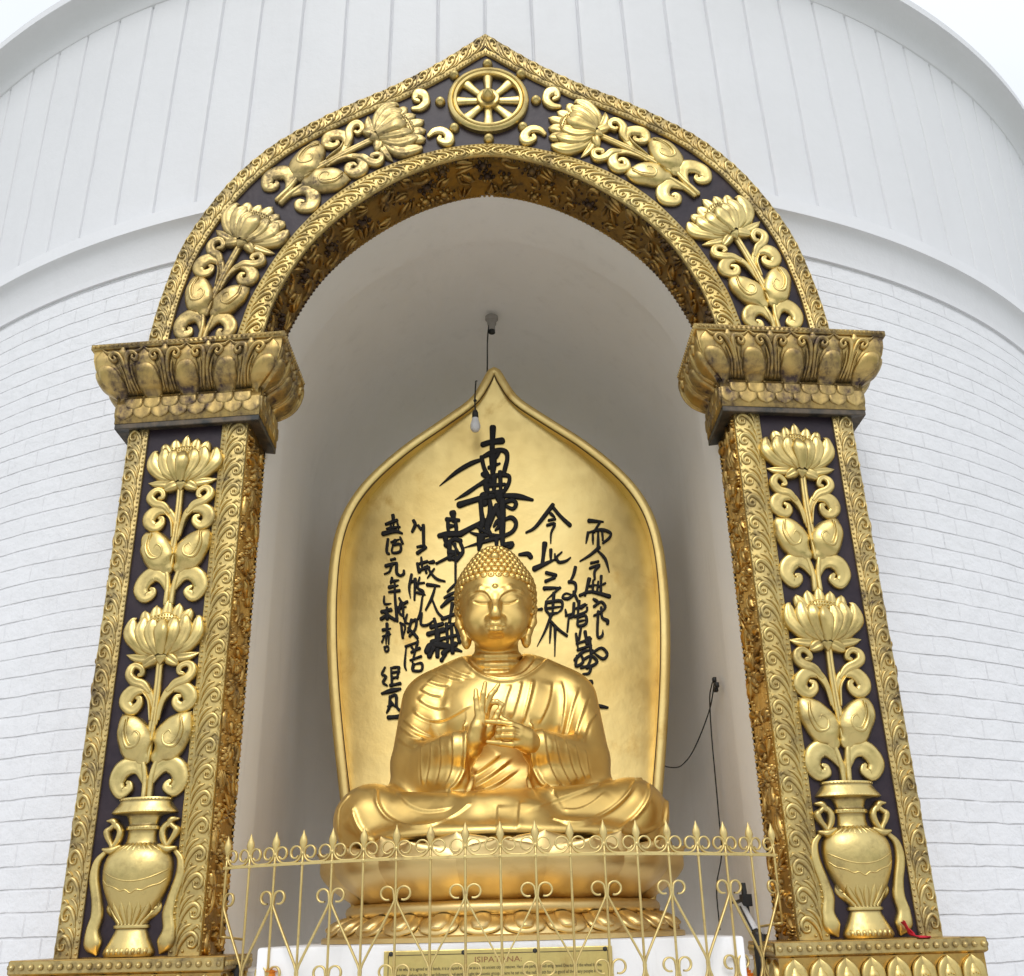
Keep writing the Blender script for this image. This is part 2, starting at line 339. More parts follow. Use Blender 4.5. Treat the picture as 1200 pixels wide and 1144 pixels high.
def beads(mb, pts, r, H, fn, floor=0., n=6):
    for u, v in pts: dome(mb, u, v, r*random.uniform(.92, 1.06), H, fn, n, 2, floor)
def lotus(mb, fn0, s, base=.0, H=.05):
    ph = RNG.uniform(0, 6, 5)
    fn = lambda V: fn0(np.c_[V[:, 0]+.003*np.sin(V[:, 2]*26+ph[0])+.002*np.sin(V[:, 0]*50+ph[1]), V[:, 1]*(1+.10*np.sin(V[:, 0]*33+ph[2])*np.sin(V[:, 2]*29+ph[3])), V[:, 2]+.003*np.sin(V[:, 0]*27+ph[4])])
    """lotus flower in (across u, along v), base of the flower at 0,0, about 1.05*s tall"""
    R = lambda P, W, H_, b, **k: ribbon(mb, [(x*s, y*s) for x, y in P], [q*s for q in W], H_, fn, base=base+b, nt=8, sub=5, **k)
    for sx in (-1, 1):      # sepals
        R([(sx*.10, -.02), (sx*.45, -.09), (sx*.82, -.05), (sx*1.08, .03)], [.12, .17, .13, .01], .026, .008, veins=2, vdepth=.25, pw=.8, capped=False)
        R([(sx*.08, -.04), (sx*.28, -.16), (sx*.46, -.28), (sx*.54, -.31)], [.13, .18, .12, .01], .030, .016, veins=2, vdepth=.25, pw=.8, capped=False)
    R([(0, .06), (0, -.14), (0, -.34)], [.16, .18, .01], .030, .022, capped=False)
    for x in (-.66, -.33, 0., .33, .66): # back petals
        R([(x*.5, .4), (x*.85, .95), (x*1.0, 1.42-.30*abs(x)), (x*1.04, 1.62-.42*abs(x))], [.17, .21, .15, .01], .022, .016, veins=2, vdepth=.25, pw=.8, capped=False)
    R([(-.46, .92), (0, 1.02), (.46, .92)], [.06, .19, .06], .018, .032)      # seed head
    for i in range(9):
        for j in range(3): dome(mb, (-.36+.09*i)*s, (.94+.085*j-.9*(.09*(i-4))**2*.3)*s, .030*s, .010, fn, 5, 2, base+.048)
    R([(-.3, .02), (0, -.02), (.3, .02)], [.10, .13, .10], .03, .012)
    dome(mb, 0, .02*s, .15*s, .062, fn, 12, 4, base)
    for sx in (-1, 1):
        R([(sx*.24, .04), (sx*.66, .24), (sx*.95, .60), (sx*.98, 1.0), (sx*.90, 1.12)], [.12, .22, .24, .12, .005], .036, .016, veins=3, vdepth=.24, pw=.8, capped=False)
        R([(sx*.16, .04), (sx*.46, .30), (sx*.62, .70), (sx*.60, 1.04), (sx*.56, 1.14)], [.12, .22, .25, .12, .005], .040, .026, veins=3, vdepth=.24, pw=.8, capped=False)
        R([(sx*.07, -.02), (sx*.24, .33), (sx*.32, .68), (sx*.31, .97), (sx*.30, 1.06)], [.12, .20, .23, .12, .005], .044, .034, veins=3, vdepth=.24, pw=.8, capped=False)
    R([(0, -.05), (0, .33), (0, .66), (0, .92), (0, 1.02)], [.12, .22, .26, .13, .005], .050, .044, veins=2, vdepth=.08, pw=.8, capped=False)
ZU = .00142
def zpath(P, cx=None):      # survey pixels of the lower motif -> metres about the motif's axis
    return [((x-(308+(612-y)*.117))*ZU, (612-y)*.001635) for x, y in P]
CURL = zpath([(316, 606), (304, 560), (284, 524), (252, 513), (220, 530), (205, 562), (222, 588), (246, 580), (250, 566), (242, 560)])
CURLW = [7, 14, 22, 30, 30, 27, 22, 17, 12, 8]
SC1 = zpath([(330, 396), (326, 340), (306, 296), (268, 288), (238, 306), (230, 334), (252, 350), (276, 338), (280, 320), (268, 314)])
SC1W = [7, 11, 16, 22, 26, 24, 20, 16, 12, 8]
SC2 = zpath([(312, 300), (290, 276), (258, 266), (240, 248), (244, 228), (264, 217), (283, 226), (284, 243), (272, 248)])
SC2W = [9, 16, 18, 17, 15, 12, 11, 10, 8]
BUD = zpath([(296, 492), (280, 470), (265, 436), (243, 400), (226, 378), (217, 364)]); BUDW = [28, 54, 59, 50, 27, 2]
BSW = zpath([(236, 384), (228, 424), (246, 462), (278, 458), (288, 432), (272, 418), (260, 430)])
BSTEM = zpath([(298, 612), (303, 560), (300, 515), (290, 484)])
MSTEM = zpath([(336, 500), (341, 400), (350, 300), (362, 212)])
def motif(parent, F, mat, curls=True, clip=None, part=lambda n: n):
    """curl pair, two buds on stems, scroll pair, stem and lotus; F maps (across, h, along) to world"""
    J = lambda P, a=.0016: [(x+RNG.normal(0, a), y+RNG.normal(0, a)) for x, y in P]
    for sx in (-1, 1):
        ph = RNG.uniform(0, 6, 4); sc = RNG.uniform(.965, 1.035, 2)
        G = lambda V, sx=sx, ph=ph, sc=sc: F(np.c_[V[:, 0]*sx*sc[0]+.0022*np.sin(V[:, 2]*23+ph[0]), V[:, 1]*sc[1]*(1+.10*np.sin(V[:, 2]*31+ph[1])*np.sin(V[:, 0]*40+ph[2])), V[:, 2]+.002*np.sin(V[:, 0]*29+ph[3])])
        K = lambda W: [q*ZU for q in W]
        if curls:
            m = MB(); ribbon(m, J(CURL), K(CURLW), .028, G, edge=.5, dish=.15, nt=8, base=.004); m.build('curled_leaf', mat, parent)
        m = MB(); ribbon(m, BSTEM, K([11, 11, 11, 11]), .026, G, edge=.3, base=.004, nt=6); m.build('bud_stem', mat, parent)
        m = MB(); ribbon(m, J(BUD), K(BUDW), .05, G, edge=.25, base=.006, nt=12, sub=7, pw=.7, capped=True)
        ribbon(m, BSW, K([3, 6, 7, 7, 6, 5, 4]), .014, G, edge=.2, base=.046, floor=.03, nt=4); 
        ribbon(m, [(p[0]+.012, p[1]+.012) for p in BSW[:4]], K([2, 4, 4, 2]), .010, G, edge=.2, base=.047, floor=.03, nt=4); m.build('lotus_bud', mat, parent)
        m = MB(); ribbon(m, J(SC1), K(SC1W), .030, G, edge=.5, dish=.15, base=.006, nt=8); ribbon(m, J(SC2), K(SC2W), .034, G, edge=.5, dish=.15, base=.008, nt=8)
        ribbon(m, zpath([(318, 386), (314, 330), (292, 300)]), K([3, 4, 2]), .010, G, base=.03, floor=.02, nt=3)
        m.build('scroll_leaf', mat, parent)
    m = MB(); ribbon(m, MSTEM, [.021, .02, .019, .019], .026, F, edge=.5, veins=2, base=.004, nt=8); m.build('flower_stem', mat, parent)
    m = MB(); lotus(m, lambda V: F(V+np.array([.003, 0, .695])), .178*.98); m.build('lotus_flower', mat, parent)

def repousse(mb, fn, L, Wd, seed, cell=.135):
    """dense chased foliage over a strip L long and Wd wide, mapped by fn(a, h, d)"""
    R = np.random.default_rng(seed); na = int(L/cell); nd = max(2, int(round(Wd/cell)))
    for i in range(na):
        for j in range(nd):
            ca, cd = (i+.5+R.uniform(-.2, .2))*L/na, (j+.5+R.uniform(-.15, .15))*Wd/nd; th = R.uniform(0, 2*PI); s = cell*R.uniform(.42, .6); fl = R.choice([-1, 1])
            def P(pts): return [(ca+s*(x*math.cos(th)-fl*y*math.sin(th)), min(Wd-.01, max(.01, cd+s*(x*math.sin(th)+fl*y*math.cos(th))))) for x, y in pts]
            k = R.integers(0, 4)
            if k == 0: ribbon(mb, P([(-.9, -.4), (-.3, -.5), (.4, -.2), (.6, .4), (.1, .7), (-.2, .35)]), [s*q for q in (.06, .18, .24, .2, .15, .1)], .020, fn, nt=4, sub=3)
            elif k == 1:
                for q in (-.6, 0, .6): ribbon(mb, P([(-.6, q*.4), (.1, q*.8), (.8, q*1.2)]), [s*.08, s*.2, s*.02], .024, fn, nt=4, sub=3, veins=1)
            elif k == 2:
                dome(mb, ca, cd, s*.40, .028, fn, 10, 4)
                for q in np.linspace(0, 2*PI, 7)[:-1]: dome(mb, ca+s*.6*math.cos(q), min(Wd-.01, max(.01, cd+s*.6*math.sin(q))), s*.20, .020, fn, 7, 3)
            else:
                ribbon(mb, P([(-.8, 0), (-.2, .1), (.7, .0)]), [s*.05, s*.38, s*.03], .026, fn, nt=6, sub=4)
                ribbon(mb, P([(-.7, .5), (0, .75), (.7, .4), (.55, .15)]), [s*.06, s*.12, s*.12, s*.05], .020, fn, nt=4, sub=3)
            for q in range(3): dome(mb, ca+R.uniform(-.5, .5)*cell, min(Wd-.01, max(.01, cd+R.uniform(-.5, .5)*cell)), .0095, .013, fn, 6, 2)

VASE = [(.100, .0), (.108, .012), (.104, .03), (.088, .06), (.072, .095), (.066, .112), (.076, .116), (.076, .128), (.068, .132), (.088, .18), (.116, .23), (.140, .29), (.149, .34), (.148, .39), (.132, .43), (.098, .46), (.072, .472), (.064, .50), (.064, .53), (.074, .535), (.074, .55), (.064, .556), (.070, .58), (.082, .6), (.138, .606), (.143, .616), (.125, .64), (.112, .662), (.118, .667), (.114, .676)]
def pillar(sx, label):
    root = thing('gilded_pillar', (sx*XM, KW*(XM**2-X0), 0), label, 'pillar', 'gilded pillars of the niche')
    S = lambda V: wp(np.c_[V[:, 0]*sx, V[:, 1], V[:, 2]])                     # design (x>0) -> world
    ZT = 2.66; Fp = lambda V: S(np.c_[XM-.009+V[:, 0], V[:, 1]+.0, V[:, 2]])
    u0, u1 = 1.470, 1.884                                                      # enamel panel between the borders
    # shaft
    m = MB(); D = .62
    V = [(XI, -DP, 0), (XI, -.002, 0), (XO, -.002, 0), (XO, -D, 0)]; rows = [[(x, h, z) for x, h, _ in V] for z in np.linspace(-.0, ZT, 12)]
    m.grid(S(np.array(rows).reshape(-1, 3)).reshape(12, 4, 3)); m.build('shaft', M['brass_dark'], root, smooth=False)
    m = MB(); nz = 10
    m.grid(S(np.array([[(x, .006, z) for x in (u0-.004, u1+.004)] for z in np.linspace(.004, ZT, nz)]).reshape(-1, 3)).reshape(nz, 2, 3)); m.build('enamel_panel', M['enamel'], root, smooth=False)
    # borders
    for (a, b, flip, wide) in ((XI+.004, u0, True, .122), (u1, XO-.004, False, .092)):
        m = MB(); prof = [(a, 0), (a, .018), (a+.004, .021), (b-.004, .021), (b, .018), (b, 0)]
        m.grid(S(np.array([[(x, h, z) for x, h in prof] for z in np.linspace(.002, ZT, 12)]).reshape(-1, 3)).reshape(12, len(prof), 3))
        if flip: c0, c1, bx = a+.003, b-.026, b-.013
        else: c0, c1, bx = a+.020, b-.003, a+.010
        Lr = .118; n = int(ZT/Lr)
        for i in range(n):
            fl = (not flip) if True else flip
            scroll_unit(m, Lr, c1-c0, lambda V: S(np.c_[c0+V[:, 2], V[:, 1], V[:, 0]]), .01+i*ZT/n+random.uniform(-.003, .003), flip=flip)
        beads(m, [(bx, z) for z in np.arange(.02, ZT, .026)], .0075, .009, S, .02)
        if flip: beads(m, [(a+.004, z) for z in np.arange(.02, ZT, .04)], .004, .006, S, .02)
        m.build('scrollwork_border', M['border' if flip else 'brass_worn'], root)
    # chased inner and outer sides
    m = MB(); Sd = lambda V: S(np.c_[XI-V[:, 1], -V[:, 2], V[:, 0]]); repousse(m, Sd, 2.62, DP-.03, 11 if sx < 0 else 12)
    beads(m, [(z, .008) for z in np.arange(.02, 2.62, .035)], .007, .008, Sd); beads(m, [(z, DP-.012) for z in np.arange(.02, 2.62, .03)], .009, .012, Sd)
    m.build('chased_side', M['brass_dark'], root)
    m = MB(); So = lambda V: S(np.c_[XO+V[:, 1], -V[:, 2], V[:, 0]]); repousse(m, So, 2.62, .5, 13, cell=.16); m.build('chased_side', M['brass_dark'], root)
    # motifs on the panel
    motif(root, lambda V: Fp(np.c_[V[:, 0], V[:, 1]+.006, .672+V[:, 2]*1.0]), M['brass'])
    motif(root, lambda V: Fp(np.c_[V[:, 0], V[:, 1]+.006, 1.632+V[:, 2]*.975]), M['brass'])
    # vase
    Fv = lambda V: Fp(np.c_[V[:, 0]*1.11, V[:, 1]+.006, V[:, 2]+.004]); m = MB()
    th = np.linspace(0, PI, 17); pr = catmull(VASE, 2)
    V = np.array([[(r*math.cos(t), .62*r*math.sin(t), z) for t in th] for r, z in pr]); m.grid(Fv(V.reshape(-1, 3)).reshape(V.shape))
    vase = m.build('vase', M['brass'], root, auto=50)
    def onv(u, z, h): r = np.interp(z, [p[1] for p in VASE], [p[0] for p in VASE]); return .62*math.sqrt(max(0, r*r-u*u))+h
    m = MB()
    Fs = lambda V: Fv(np.array([(u, onv(u, z, h-.004), z) for u, h, z in V]))
    for q in (0, 1):
        ribbon(m, [(x, .36-.05*(1-(x/.14)**2)-.022*q*(1-abs(math.sin(x*60))*.6)-.028*q) for x in np.linspace(-.135, .135, 13)], [.004]*13, .008, Fs, nt=3, sub=3)
    for i in range(7): ribbon(m, [((i-3)*.030*.55, .135), ((i-3)*.034, .19), ((i-3)*.037, .225)], [.008, .013, .002], .012, Fs, nt=4, sub=4, veins=1)
    for i in range(8): ribbon(m, [((i-3.5)*.018, .468), ((i-3.5)*.026, .445)], [.010, .006], .008, Fs, nt=4, sub=3)
    for i in range(8): dome(m, (i-3.5)*.023, .022, .012, .010, Fs, 6, 2, 0., .018)
    for z_, r_ in ((.612, .142), (.668, .116), (.543, .074)):
        for u in np.linspace(-r_*.97, r_*.97, int(r_*150)): dome(m, u, z_, .0055, .007, Fs, 5, 2)
    m.build('vase_decoration', M['brass'], vase)
    for s2 in (-1, 1):
        m = MB(); G = lambda V, s2=s2: Fv(np.c_[V[:, 0]*s2, V[:, 1], V[:, 2]])
        ribbon(m, [(.118, .455), (.098, .49), (.092, .53), (.112, .56), (.135, .545), (.150, .53), (.140, .50), (.128, .48), (.118, .46)], [.012, .015, .016, .014, .012, .016, .014, .012, .012], .03, G, base=.01, nt=6)
        ribbon(m, [(.112, .55), (.125, .575), (.152, .578)], [.012, .016, .006], .03, G, base=.012, nt=6)
        ribbon(m, [(.085, .462), (.118, .446), (.152, .452)], [.010, .018, .008], .03, G, base=.02, nt=6); m.build('handle', M['brass'], vase)
        m = MB(); ribbon(m, [(.150, .44), (.178, .40), (.182, .33), (.160, .24), (.150, .17), (.160, .11), (.150, .05), (.130, .008)], [.010, .016, .021, .022, .026, .028, .036, .004], .032, G, base=.006, nt=6, dish=.2, capped=False)
        m.build('ribbon', M['brass'], vase)
    # capital: band of scales, then lotus petals swelling outward
    def ring(prof, mat, name, mb=None, build=True, D2=.62):
        m = mb or MB(); R_ = [[(XO+e, -D2, z), (XO+e, e, z), (XI-e, e, z), (XI-e, -DP, z)] for e, z in prof]
        m.grid(S(np.array(R_).reshape(-1, 3)).reshape(len(prof), 4, 3)); 
        return m.build(name, mat, root, smooth=False) if build else m
    blk = ring([(.0, 2.640), (.0625, 2.630), (.065, 2.634), (.065, 2.827), (.05, 2.832)], M['copper'], 'abacus')
    def face(e0, k):   # mapping of (s, h, z) on the front (0), inner side (1), outer side (2)
        if k == 0: return lambda V: S(np.c_[XI+np.clip(V[:, 0], -e0(V[:, 2])-.001-.15*V[:, 1], XO-XI+e0(V[:, 2])+.001+.15*V[:, 1]), e0(V[:, 2])+V[:, 1], V[:, 2]])
        if k == 1: return lambda V: S(np.c_[XI-e0(V[:, 2])-V[:, 1], np.minimum(-V[:, 0], e0(V[:, 2])+.001+.15*V[:, 1]), V[:, 2]])
        return lambda V: S(np.c_[XO+e0(V[:, 2])+V[:, 1], np.minimum(-V[:, 0], e0(V[:, 2])+.001+.15*V[:, 1]), V[:, 2]])
    e65 = lambda z: np.full_like(z, .065)
    m = MB()
    for k, (s0, s1) in enumerate(((-.068, XO-XI+.068), (-.068, DP-.01), (-.068, .5))):
        G = face(e65, k); n = max(4, int(round((s1-s0)/.098))); d = (s1-s0)/n
        V = np.array([[(s, h, z) for z, h in ((2.662, .0), (2.662, .004), (2.825, .004), (2.825, 0))] for s in (s0, s1)]); m.grid(G(V.reshape(-1, 3)).reshape(V.shape))
        for i in range(n):
            c = s0+(i+.5)*d
            ribbon(m, [(c, 2.775), (c, 2.725), (c, 2.700), (c, 2.684)], [d*.48, d*.49, d*.37, d*.04], .010, G, nt=8, sub=4, capped=False, base=.003, edge=.8, dish=.35)
            dome(m, c, 2.813, .008, .012, G, 6, 2, .003)
        for i in range(n+1):
            c = s0+i*d
            if i in (0, n): continue
            ribbon(m, [(c, 2.800), (c, 2.772), (c, 2.752), (c, 2.740)], [d*.46, d*.47, d*.35, d*.04], .010, G, nt=8, sub=4, capped=False, base=.008, edge=.8, dish=.35)
    m.build('scale_band', M['brass_dirty'], blk)
    CP = [(.046, 2.832), (.085, 2.846), (.124, 2.872), (.156, 2.91), (.177, 2.955), (.188, 3.0), (.191, 3.045), (.193, 3.06)]
    eC = lambda z: np.interp(z, [p[1] for p in CP], [p[0] for p in CP])
    cap = ring(CP, M['brass_dirty'], 'capital')
    m = ring([(.185, 3.058), (.203, 3.060), (.206, 3.064), (.206, 3.094), (.200, 3.098)], None, '', build=False)
    m.add(S(np.array([(XO+.2, -.62, 3.098), (XO+.2, .2, 3.098), (XI-.2, .2, 3.098), (XI-.2, -DP, 3.098)])), [(0, 1, 2, 3)])
    e206 = lambda z: np.full_like(z, .206)
    for k, (s0, s1) in enumerate(((-.2, XO-XI+.2), (-.2, DP-.01), (-.2, .5))): beads(m, [(s, 3.079) for s in np.arange(s0+.015, s1, .027)], .009, .009, face(e206, k))
    m.build('lip', M['brass_dirty'], cap)
    for k in (0, 1, 2):
        G = face(eC, k); W = XO-XI if k == 0 else (DP if k == 1 else .5)
        cs = ([-.140, .095, .3385, .582, .817] if k == 0 else ([-.13, .075, .26] if k == 1 else [-.13, .08, .28, .47]))
        mid_ = .3385 if k == 0 else .3
        tp = lambda z: .84+.16*np.clip((z-2.832)/.2, 0, 1)
        for c in cs:
            m = MB(); ff = lambda V, c=c: G(np.c_[mid_+(c-mid_+V[:, 0]*1.05)*tp(V[:, 2]), V[:, 1], V[:, 2]])
            for s2 in (-1, 1):
                if (s2 < 0 and c == cs[0]) or (k == 0 and s2 > 0 and c == cs[-1]): continue
                ribbon(m, [(s2*.100, 2.842), (s2*.106, 2.90), (s2*.104, 2.97), (s2*.088, 3.022), (s2*.056, 3.030), (s2*.036, 3.008), (s2*.048, 2.985), (s2*.066, 2.992), (s2*.062, 3.008)], [.009, .011, .012, .014, .013, .011, .010, .010, .009], .024, ff, nt=4, sub=5)
                ribbon(m, [(s2*.082, 2.845), (s2*.088, 2.91), (s2*.080, 2.965)], [.007, .008, .004], .014, ff, nt=3, sub=4)
                ribbon(m, [(s2*.062, 3.036), (s2*.03, 3.036), (0, 3.060)], [.006, .008, .003], .018, ff, nt=4, sub=4)
            ribbon(m, [(0, 2.842), (0, 2.865), (0, 2.888), (0, 2.905)], [.066, .074, .072, .066], .036, ff, nt=12, sub=6, edge=.08, pw=1.)
            ribbon(m, [(0, 2.92), (0, 2.97), (0, 3.01), (0, 3.056)], [.074, .056, .046, .003], .008, ff, nt=6, sub=5, edge=.2)
            m.build('lotus_petal', M['brass_dirty'], cap)
        m = MB()
        for a, b in zip(cs[:-1], cs[1:]):
            ff = lambda V, c=(a+b)/2: G(np.c_[mid_+(c-mid_)*tp(V[:, 2])+V[:, 0], V[:, 1], V[:, 2]])
            ribbon(m, [(0, 3.0), (0, 3.03), (0, 3.052)], [.006, .024, .014], .022, ff, nt=6, sub=5)
        m.build('petal_bud', M['brass_dirty'], cap)
    # pedestal
    ped = ring([(.12, GZ), (.12, -1.3), (.16, -1.28), (.16, -1.18), (.10, -1.1), (.10, -.40), (.105, -.36), (.125, -.28), (.128, -.065), (.138, -.06), (.143, -.055), (.143, -.004), (.139, 0), (-.0, .001)], M['brass_dark'], 'pedestal')
    m = MB(); e14 = lambda z: np.full_like(z, .143)
    for k, (s0, s1) in enumerate(((-.14, XO-XI+.14), (-.14, DP-.01), (-.14, .5))):
        G = face(e14, k); V = np.array([[(s, .003, z) for z in (-.053, -.005)] for s in (s0, s1)]); m.grid(G(V.reshape(-1, 3)).reshape(V.shape))
        beads(m, [(s, -.029) for s in np.arange(s0+.02, s1, .044)], .014, .014, G, .003, 8)
    m.build('bead_moulding', M['brass_worn'], ped)
    e12 = lambda z: np.interp(z, [-.4, -.36, -.28, -.065], [.10, .105, .125, .128])
    for k, (s0, s1) in enumerate(((-.12, XO-XI+.12), (-.12, DP-.01))):
        G = face(e12, k); n = int(round((s1-s0)/.117)); d = (s1-s0)/n
        m = MB()
        for i in range(n):
            ff = lambda V, c=s0+(i+.5)*d: G(np.c_[c+V[:, 0], V[:, 1], V[:, 2]])
            ribbon(m, [(0, -.34), (0, -.2), (0, -.13), (0, -.095), (0, -.07)], [d*.46, d*.47, d*.45, d*.32, d*.03], .026, ff, nt=10, sub=5, edge=.8, dish=.45, capped=False)
            ribbon(m, [(0, -.34), (0, -.2), (0, -.14), (0, -.115)], [d*.25, d*.27, d*.26, d*.14], .026, ff, nt=8, sub=5, base=.004, edge=.2, pw=1.)
            for j in range(3): dome(m, (j-1)*.012, -.14-.004*abs(j-1), .004, .008, ff, 5, 2, .028)
        m.build('pedestal_petal_row', M['brass'], ped)
    return root
P_L = pillar(-1, 'gilded pillar with lotus vase panel on the left of the niche')
P_R = pillar(1, 'gilded pillar with lotus vase panel on the right, a red cloth scrap at its foot')

# ------------------------------------------------------------------ arch
arch = thing('gilded_arch', (0, KW*(0-X0), 3.1), 'pointed gilded arch with dark enamel band, lotus relief and golden wheel at its peak', 'arch')
OUT = [(1.957, 3.1), (1.957, 3.24), (1.912, 3.54), (1.815, 3.90), (1.60, 4.29), (1.354, 4.56), (1.10, 4.735), (.85, 4.875), (.6, 5.0), (.3, 5.19), (0, 5.432)]
OUTP = [(1.842, 3.1), (1.84, 3.24), (1.80, 3.52), (1.705, 3.86), (1.50, 4.225), (1.262, 4.482), (1.02, 4.648), (.78, 4.778), (.53, 4.898), (.26, 5.065), (0, 5.262)]
NA = 72
def half(P, n=NA): return resample(catmull(P, 10), n+1)
def half_round(P, n=NA):
    q = catmull(list(P)+[(-x, z) for x, z in P[::-1][1:]], 10); return resample(q[:len(q)//2+1], n+1)
cO, cOP, cPI, cIN = half(OUT), half(OUTP), half_round(PANEL_IN), half_round(INNER)
def sym(c): return np.vstack([c*[-1, 1], c[::-1][1:]])         # left foot, apex, right foot
def strip(rows, name, mat, smooth=False, parent=arch, auto=30):
    m = MB(); m.grid(wp(np.array(rows).reshape(-1, 3)).reshape(len(rows), -1, 3)); return m.build(name, mat, parent, smooth=smooth, auto=auto)
def R3(c, h): return [(x, h, z) for x, z in sym(c)]
strip([R3(cOP+(cO-cOP)*.1, .0), R3(cPI-(cPI-cIN)*.1, .0)], 'enamel_panel', M['enamel'])
def rimband(a, b, name, mat, Lr, flip, bead_side, bead_off):
    m = MB(); rows = [R3(a, -.05), R3(a, .018), R3(a*.97+b*.03, .021), R3(a*.03+b*.97, .021), R3(b, .018), R3(b, -.05)]
    m.grid(wp(np.array(rows).reshape(-1, 3)).reshape(6, -1, 3))
    for sx in (-1, 1):
        S_ = np.r_[0, np.cumsum(np.hypot(*np.diff((a+b)/2, axis=0).T))]; Lt = S_[-1]; n = int(Lt/Lr)
        def f(V, lo, hi):
            q = np.clip(V[:, 0], 0, Lt); t = np.clip(V[:, 2], 0, 1)*(hi-lo)+lo
            ax = np.interp(q, S_, a[:, 0]); az = np.interp(q, S_, a[:, 1]); bx = np.interp(q, S_, b[:, 0]); bz = np.interp(q, S_, b[:, 1])
            return wp(np.c_[sx*(ax+(bx-ax)*t), V[:, 1], az+(bz-az)*t])
        Wd = np.hypot(*(a[5]-b[5]))
        lo, hi = (.2, .97) if bead_side == 0 else (.03, .8)
        for i in range(n): scroll_unit(m, Lr*.98, Wd*(hi-lo), lambda V: f(np.c_[V[:, 0], V[:, 1], V[:, 2]/(Wd*(hi-lo))], lo, hi), i*Lt/n+random.uniform(-.002, .002), flip=flip)
        for q in np.arange(.01, Lt, .026): dome(m, q, bead_off*Wd, .0075, .009, lambda V: f(np.c_[V[:, 0], V[:, 1], V[:, 2]/Wd], 0, 1), 6, 2, .02)
    return m.build(name, mat, arch)
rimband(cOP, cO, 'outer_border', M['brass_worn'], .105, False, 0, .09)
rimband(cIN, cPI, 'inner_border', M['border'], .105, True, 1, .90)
# sides of the arch: back to the wall outside, chased soffit inside
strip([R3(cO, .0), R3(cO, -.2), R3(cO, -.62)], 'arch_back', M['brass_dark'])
m = MB(); m.grid(wp(np.array([R3(cIN, -q) for q in (.0, .1, .2, .3, DP)]).reshape(-1, 3)).reshape(5, -1, 3))
full = sym(cIN); Sf = np.r_[0, np.cumsum(np.hypot(*np.diff(full, axis=0).T))]
Tn = np.gradient(full, axis=0); Tn /= np.linalg.norm(Tn, axis=1)[:, None]; Nn = np.stack([Tn[:, 1], -Tn[:, 0]], 1)
def fsoff(V):
    q = np.clip(V[:, 0], 0, Sf[-1]); x = np.interp(q, Sf, full[:, 0]); z = np.interp(q, Sf, full[:, 1]); nx = np.interp(q, Sf, Nn[:, 0]); nz_ = np.interp(q, Sf, Nn[:, 1])
    return wp(np.c_[x+nx*V[:, 1], -V[:, 2], z+nz_*V[:, 1]])
repousse(m, fsoff, Sf[-1], DP-.03, 21)
for q in np.arange(.01, Sf[-1], .032): dome(m, q, DP-.012, .009, .012, fsoff, 6, 2); dome(m, q, .012, .006, .008, fsoff, 6, 2)
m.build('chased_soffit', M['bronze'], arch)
# relief on the enamel band
mid = (cOP+cPI)/2; Sm = np.r_[0, np.cumsum(np.hypot(*np.diff(mid, axis=0).T))]; LM = Sm[-1]
for sx in (-1, 1):
    def fa(V, s0, sc, wsc, dx=0., sx=sx):
        q = s0+V[:, 2]*sc; qq = np.clip(q, 0, LM)
        cx = np.interp(qq, Sm, mid[:, 0]); cz = np.interp(qq, Sm, mid[:, 1])
        tx = np.interp(qq, Sm, np.gradient(mid[:, 0], Sm)); tz = np.interp(qq, Sm, np.gradient(mid[:, 1], Sm)); tl = np.hypot(tx, tz); tx, tz = tx/tl, tz/tl
        ex = q-qq; n1, n2 = tz, -tx
        wloc = np.interp(qq, Sm, np.hypot(*(cOP-cPI).T)); u = V[:, 0]*wsc*wloc/.414+dx
        return wp(np.c_[sx*(cx+tx*ex+n1*u), V[:, 1], cz+tz*ex+n2*u])
    motif(arch, lambda V: fa(V, .08, 1.02, 1.0), M['brass_worn' if sx < 0 else 'brass'])
    motif(arch, lambda V: fa(V, 1.13, 1.08, .98), M['brass_worn' if sx < 0 else 'brass'])
    for s2 in (-1, 1):
        m = MB(); G = lambda V, s2=s2: fa(np.c_[V[:, 0]*s2, V[:, 1], V[:, 2]], 2.16, 1, 1.)
        ribbon(m, [(.10, .0), (.085, .045), (.10, .095), (.145, .11), (.172, .075), (.15, .045), (.128, .06)], [.012, .02, .026, .03, .028, .02, .012], .03, G, edge=.5, dish=.15, base=.006, nt=8)
        m.build('curled_leaf', M['brass'], arch)
# wheel
WC = (.012, 4.865); wheel = None
Fw = lambda V: wp(np.c_[V[:, 0]+WC[0], V[:, 1]+.0, V[:, 2]+WC[1]])
m = MB(); prof = [(.193, .0), (.193, .028), (.200, .040), (.214, .044), (.222, .034), (.230, .044), (.246, .040), (.256, .028), (.256, 0)]; aa = np.linspace(0, 2*PI, 73)[:-1]
V = np.array([[(r*math.cos(a), h, r*1.03*math.sin(a)) for a in aa] for r, h in prof]); m.grid(Fw(V.reshape(-1, 3)).reshape(V.shape), closed_v=True)
wheel = m.build('wheel', M['brass'], arch, auto=40)
m = MB(); prof = [(.074, .0), (.074, .036), (.068, .046), (.052, .040), (.044, .042), (.036, .070), (.034, .078), (.02, .10), (.001, .112)]
V = np.array([[(r*math.cos(a), h, r*math.sin(a)) for a in aa[::3]] for r, h in prof]); m.grid(Fw(V.reshape(-1, 3)).reshape(V.shape), closed_v=True); m.build('hub', M['brass'], wheel, auto=40)
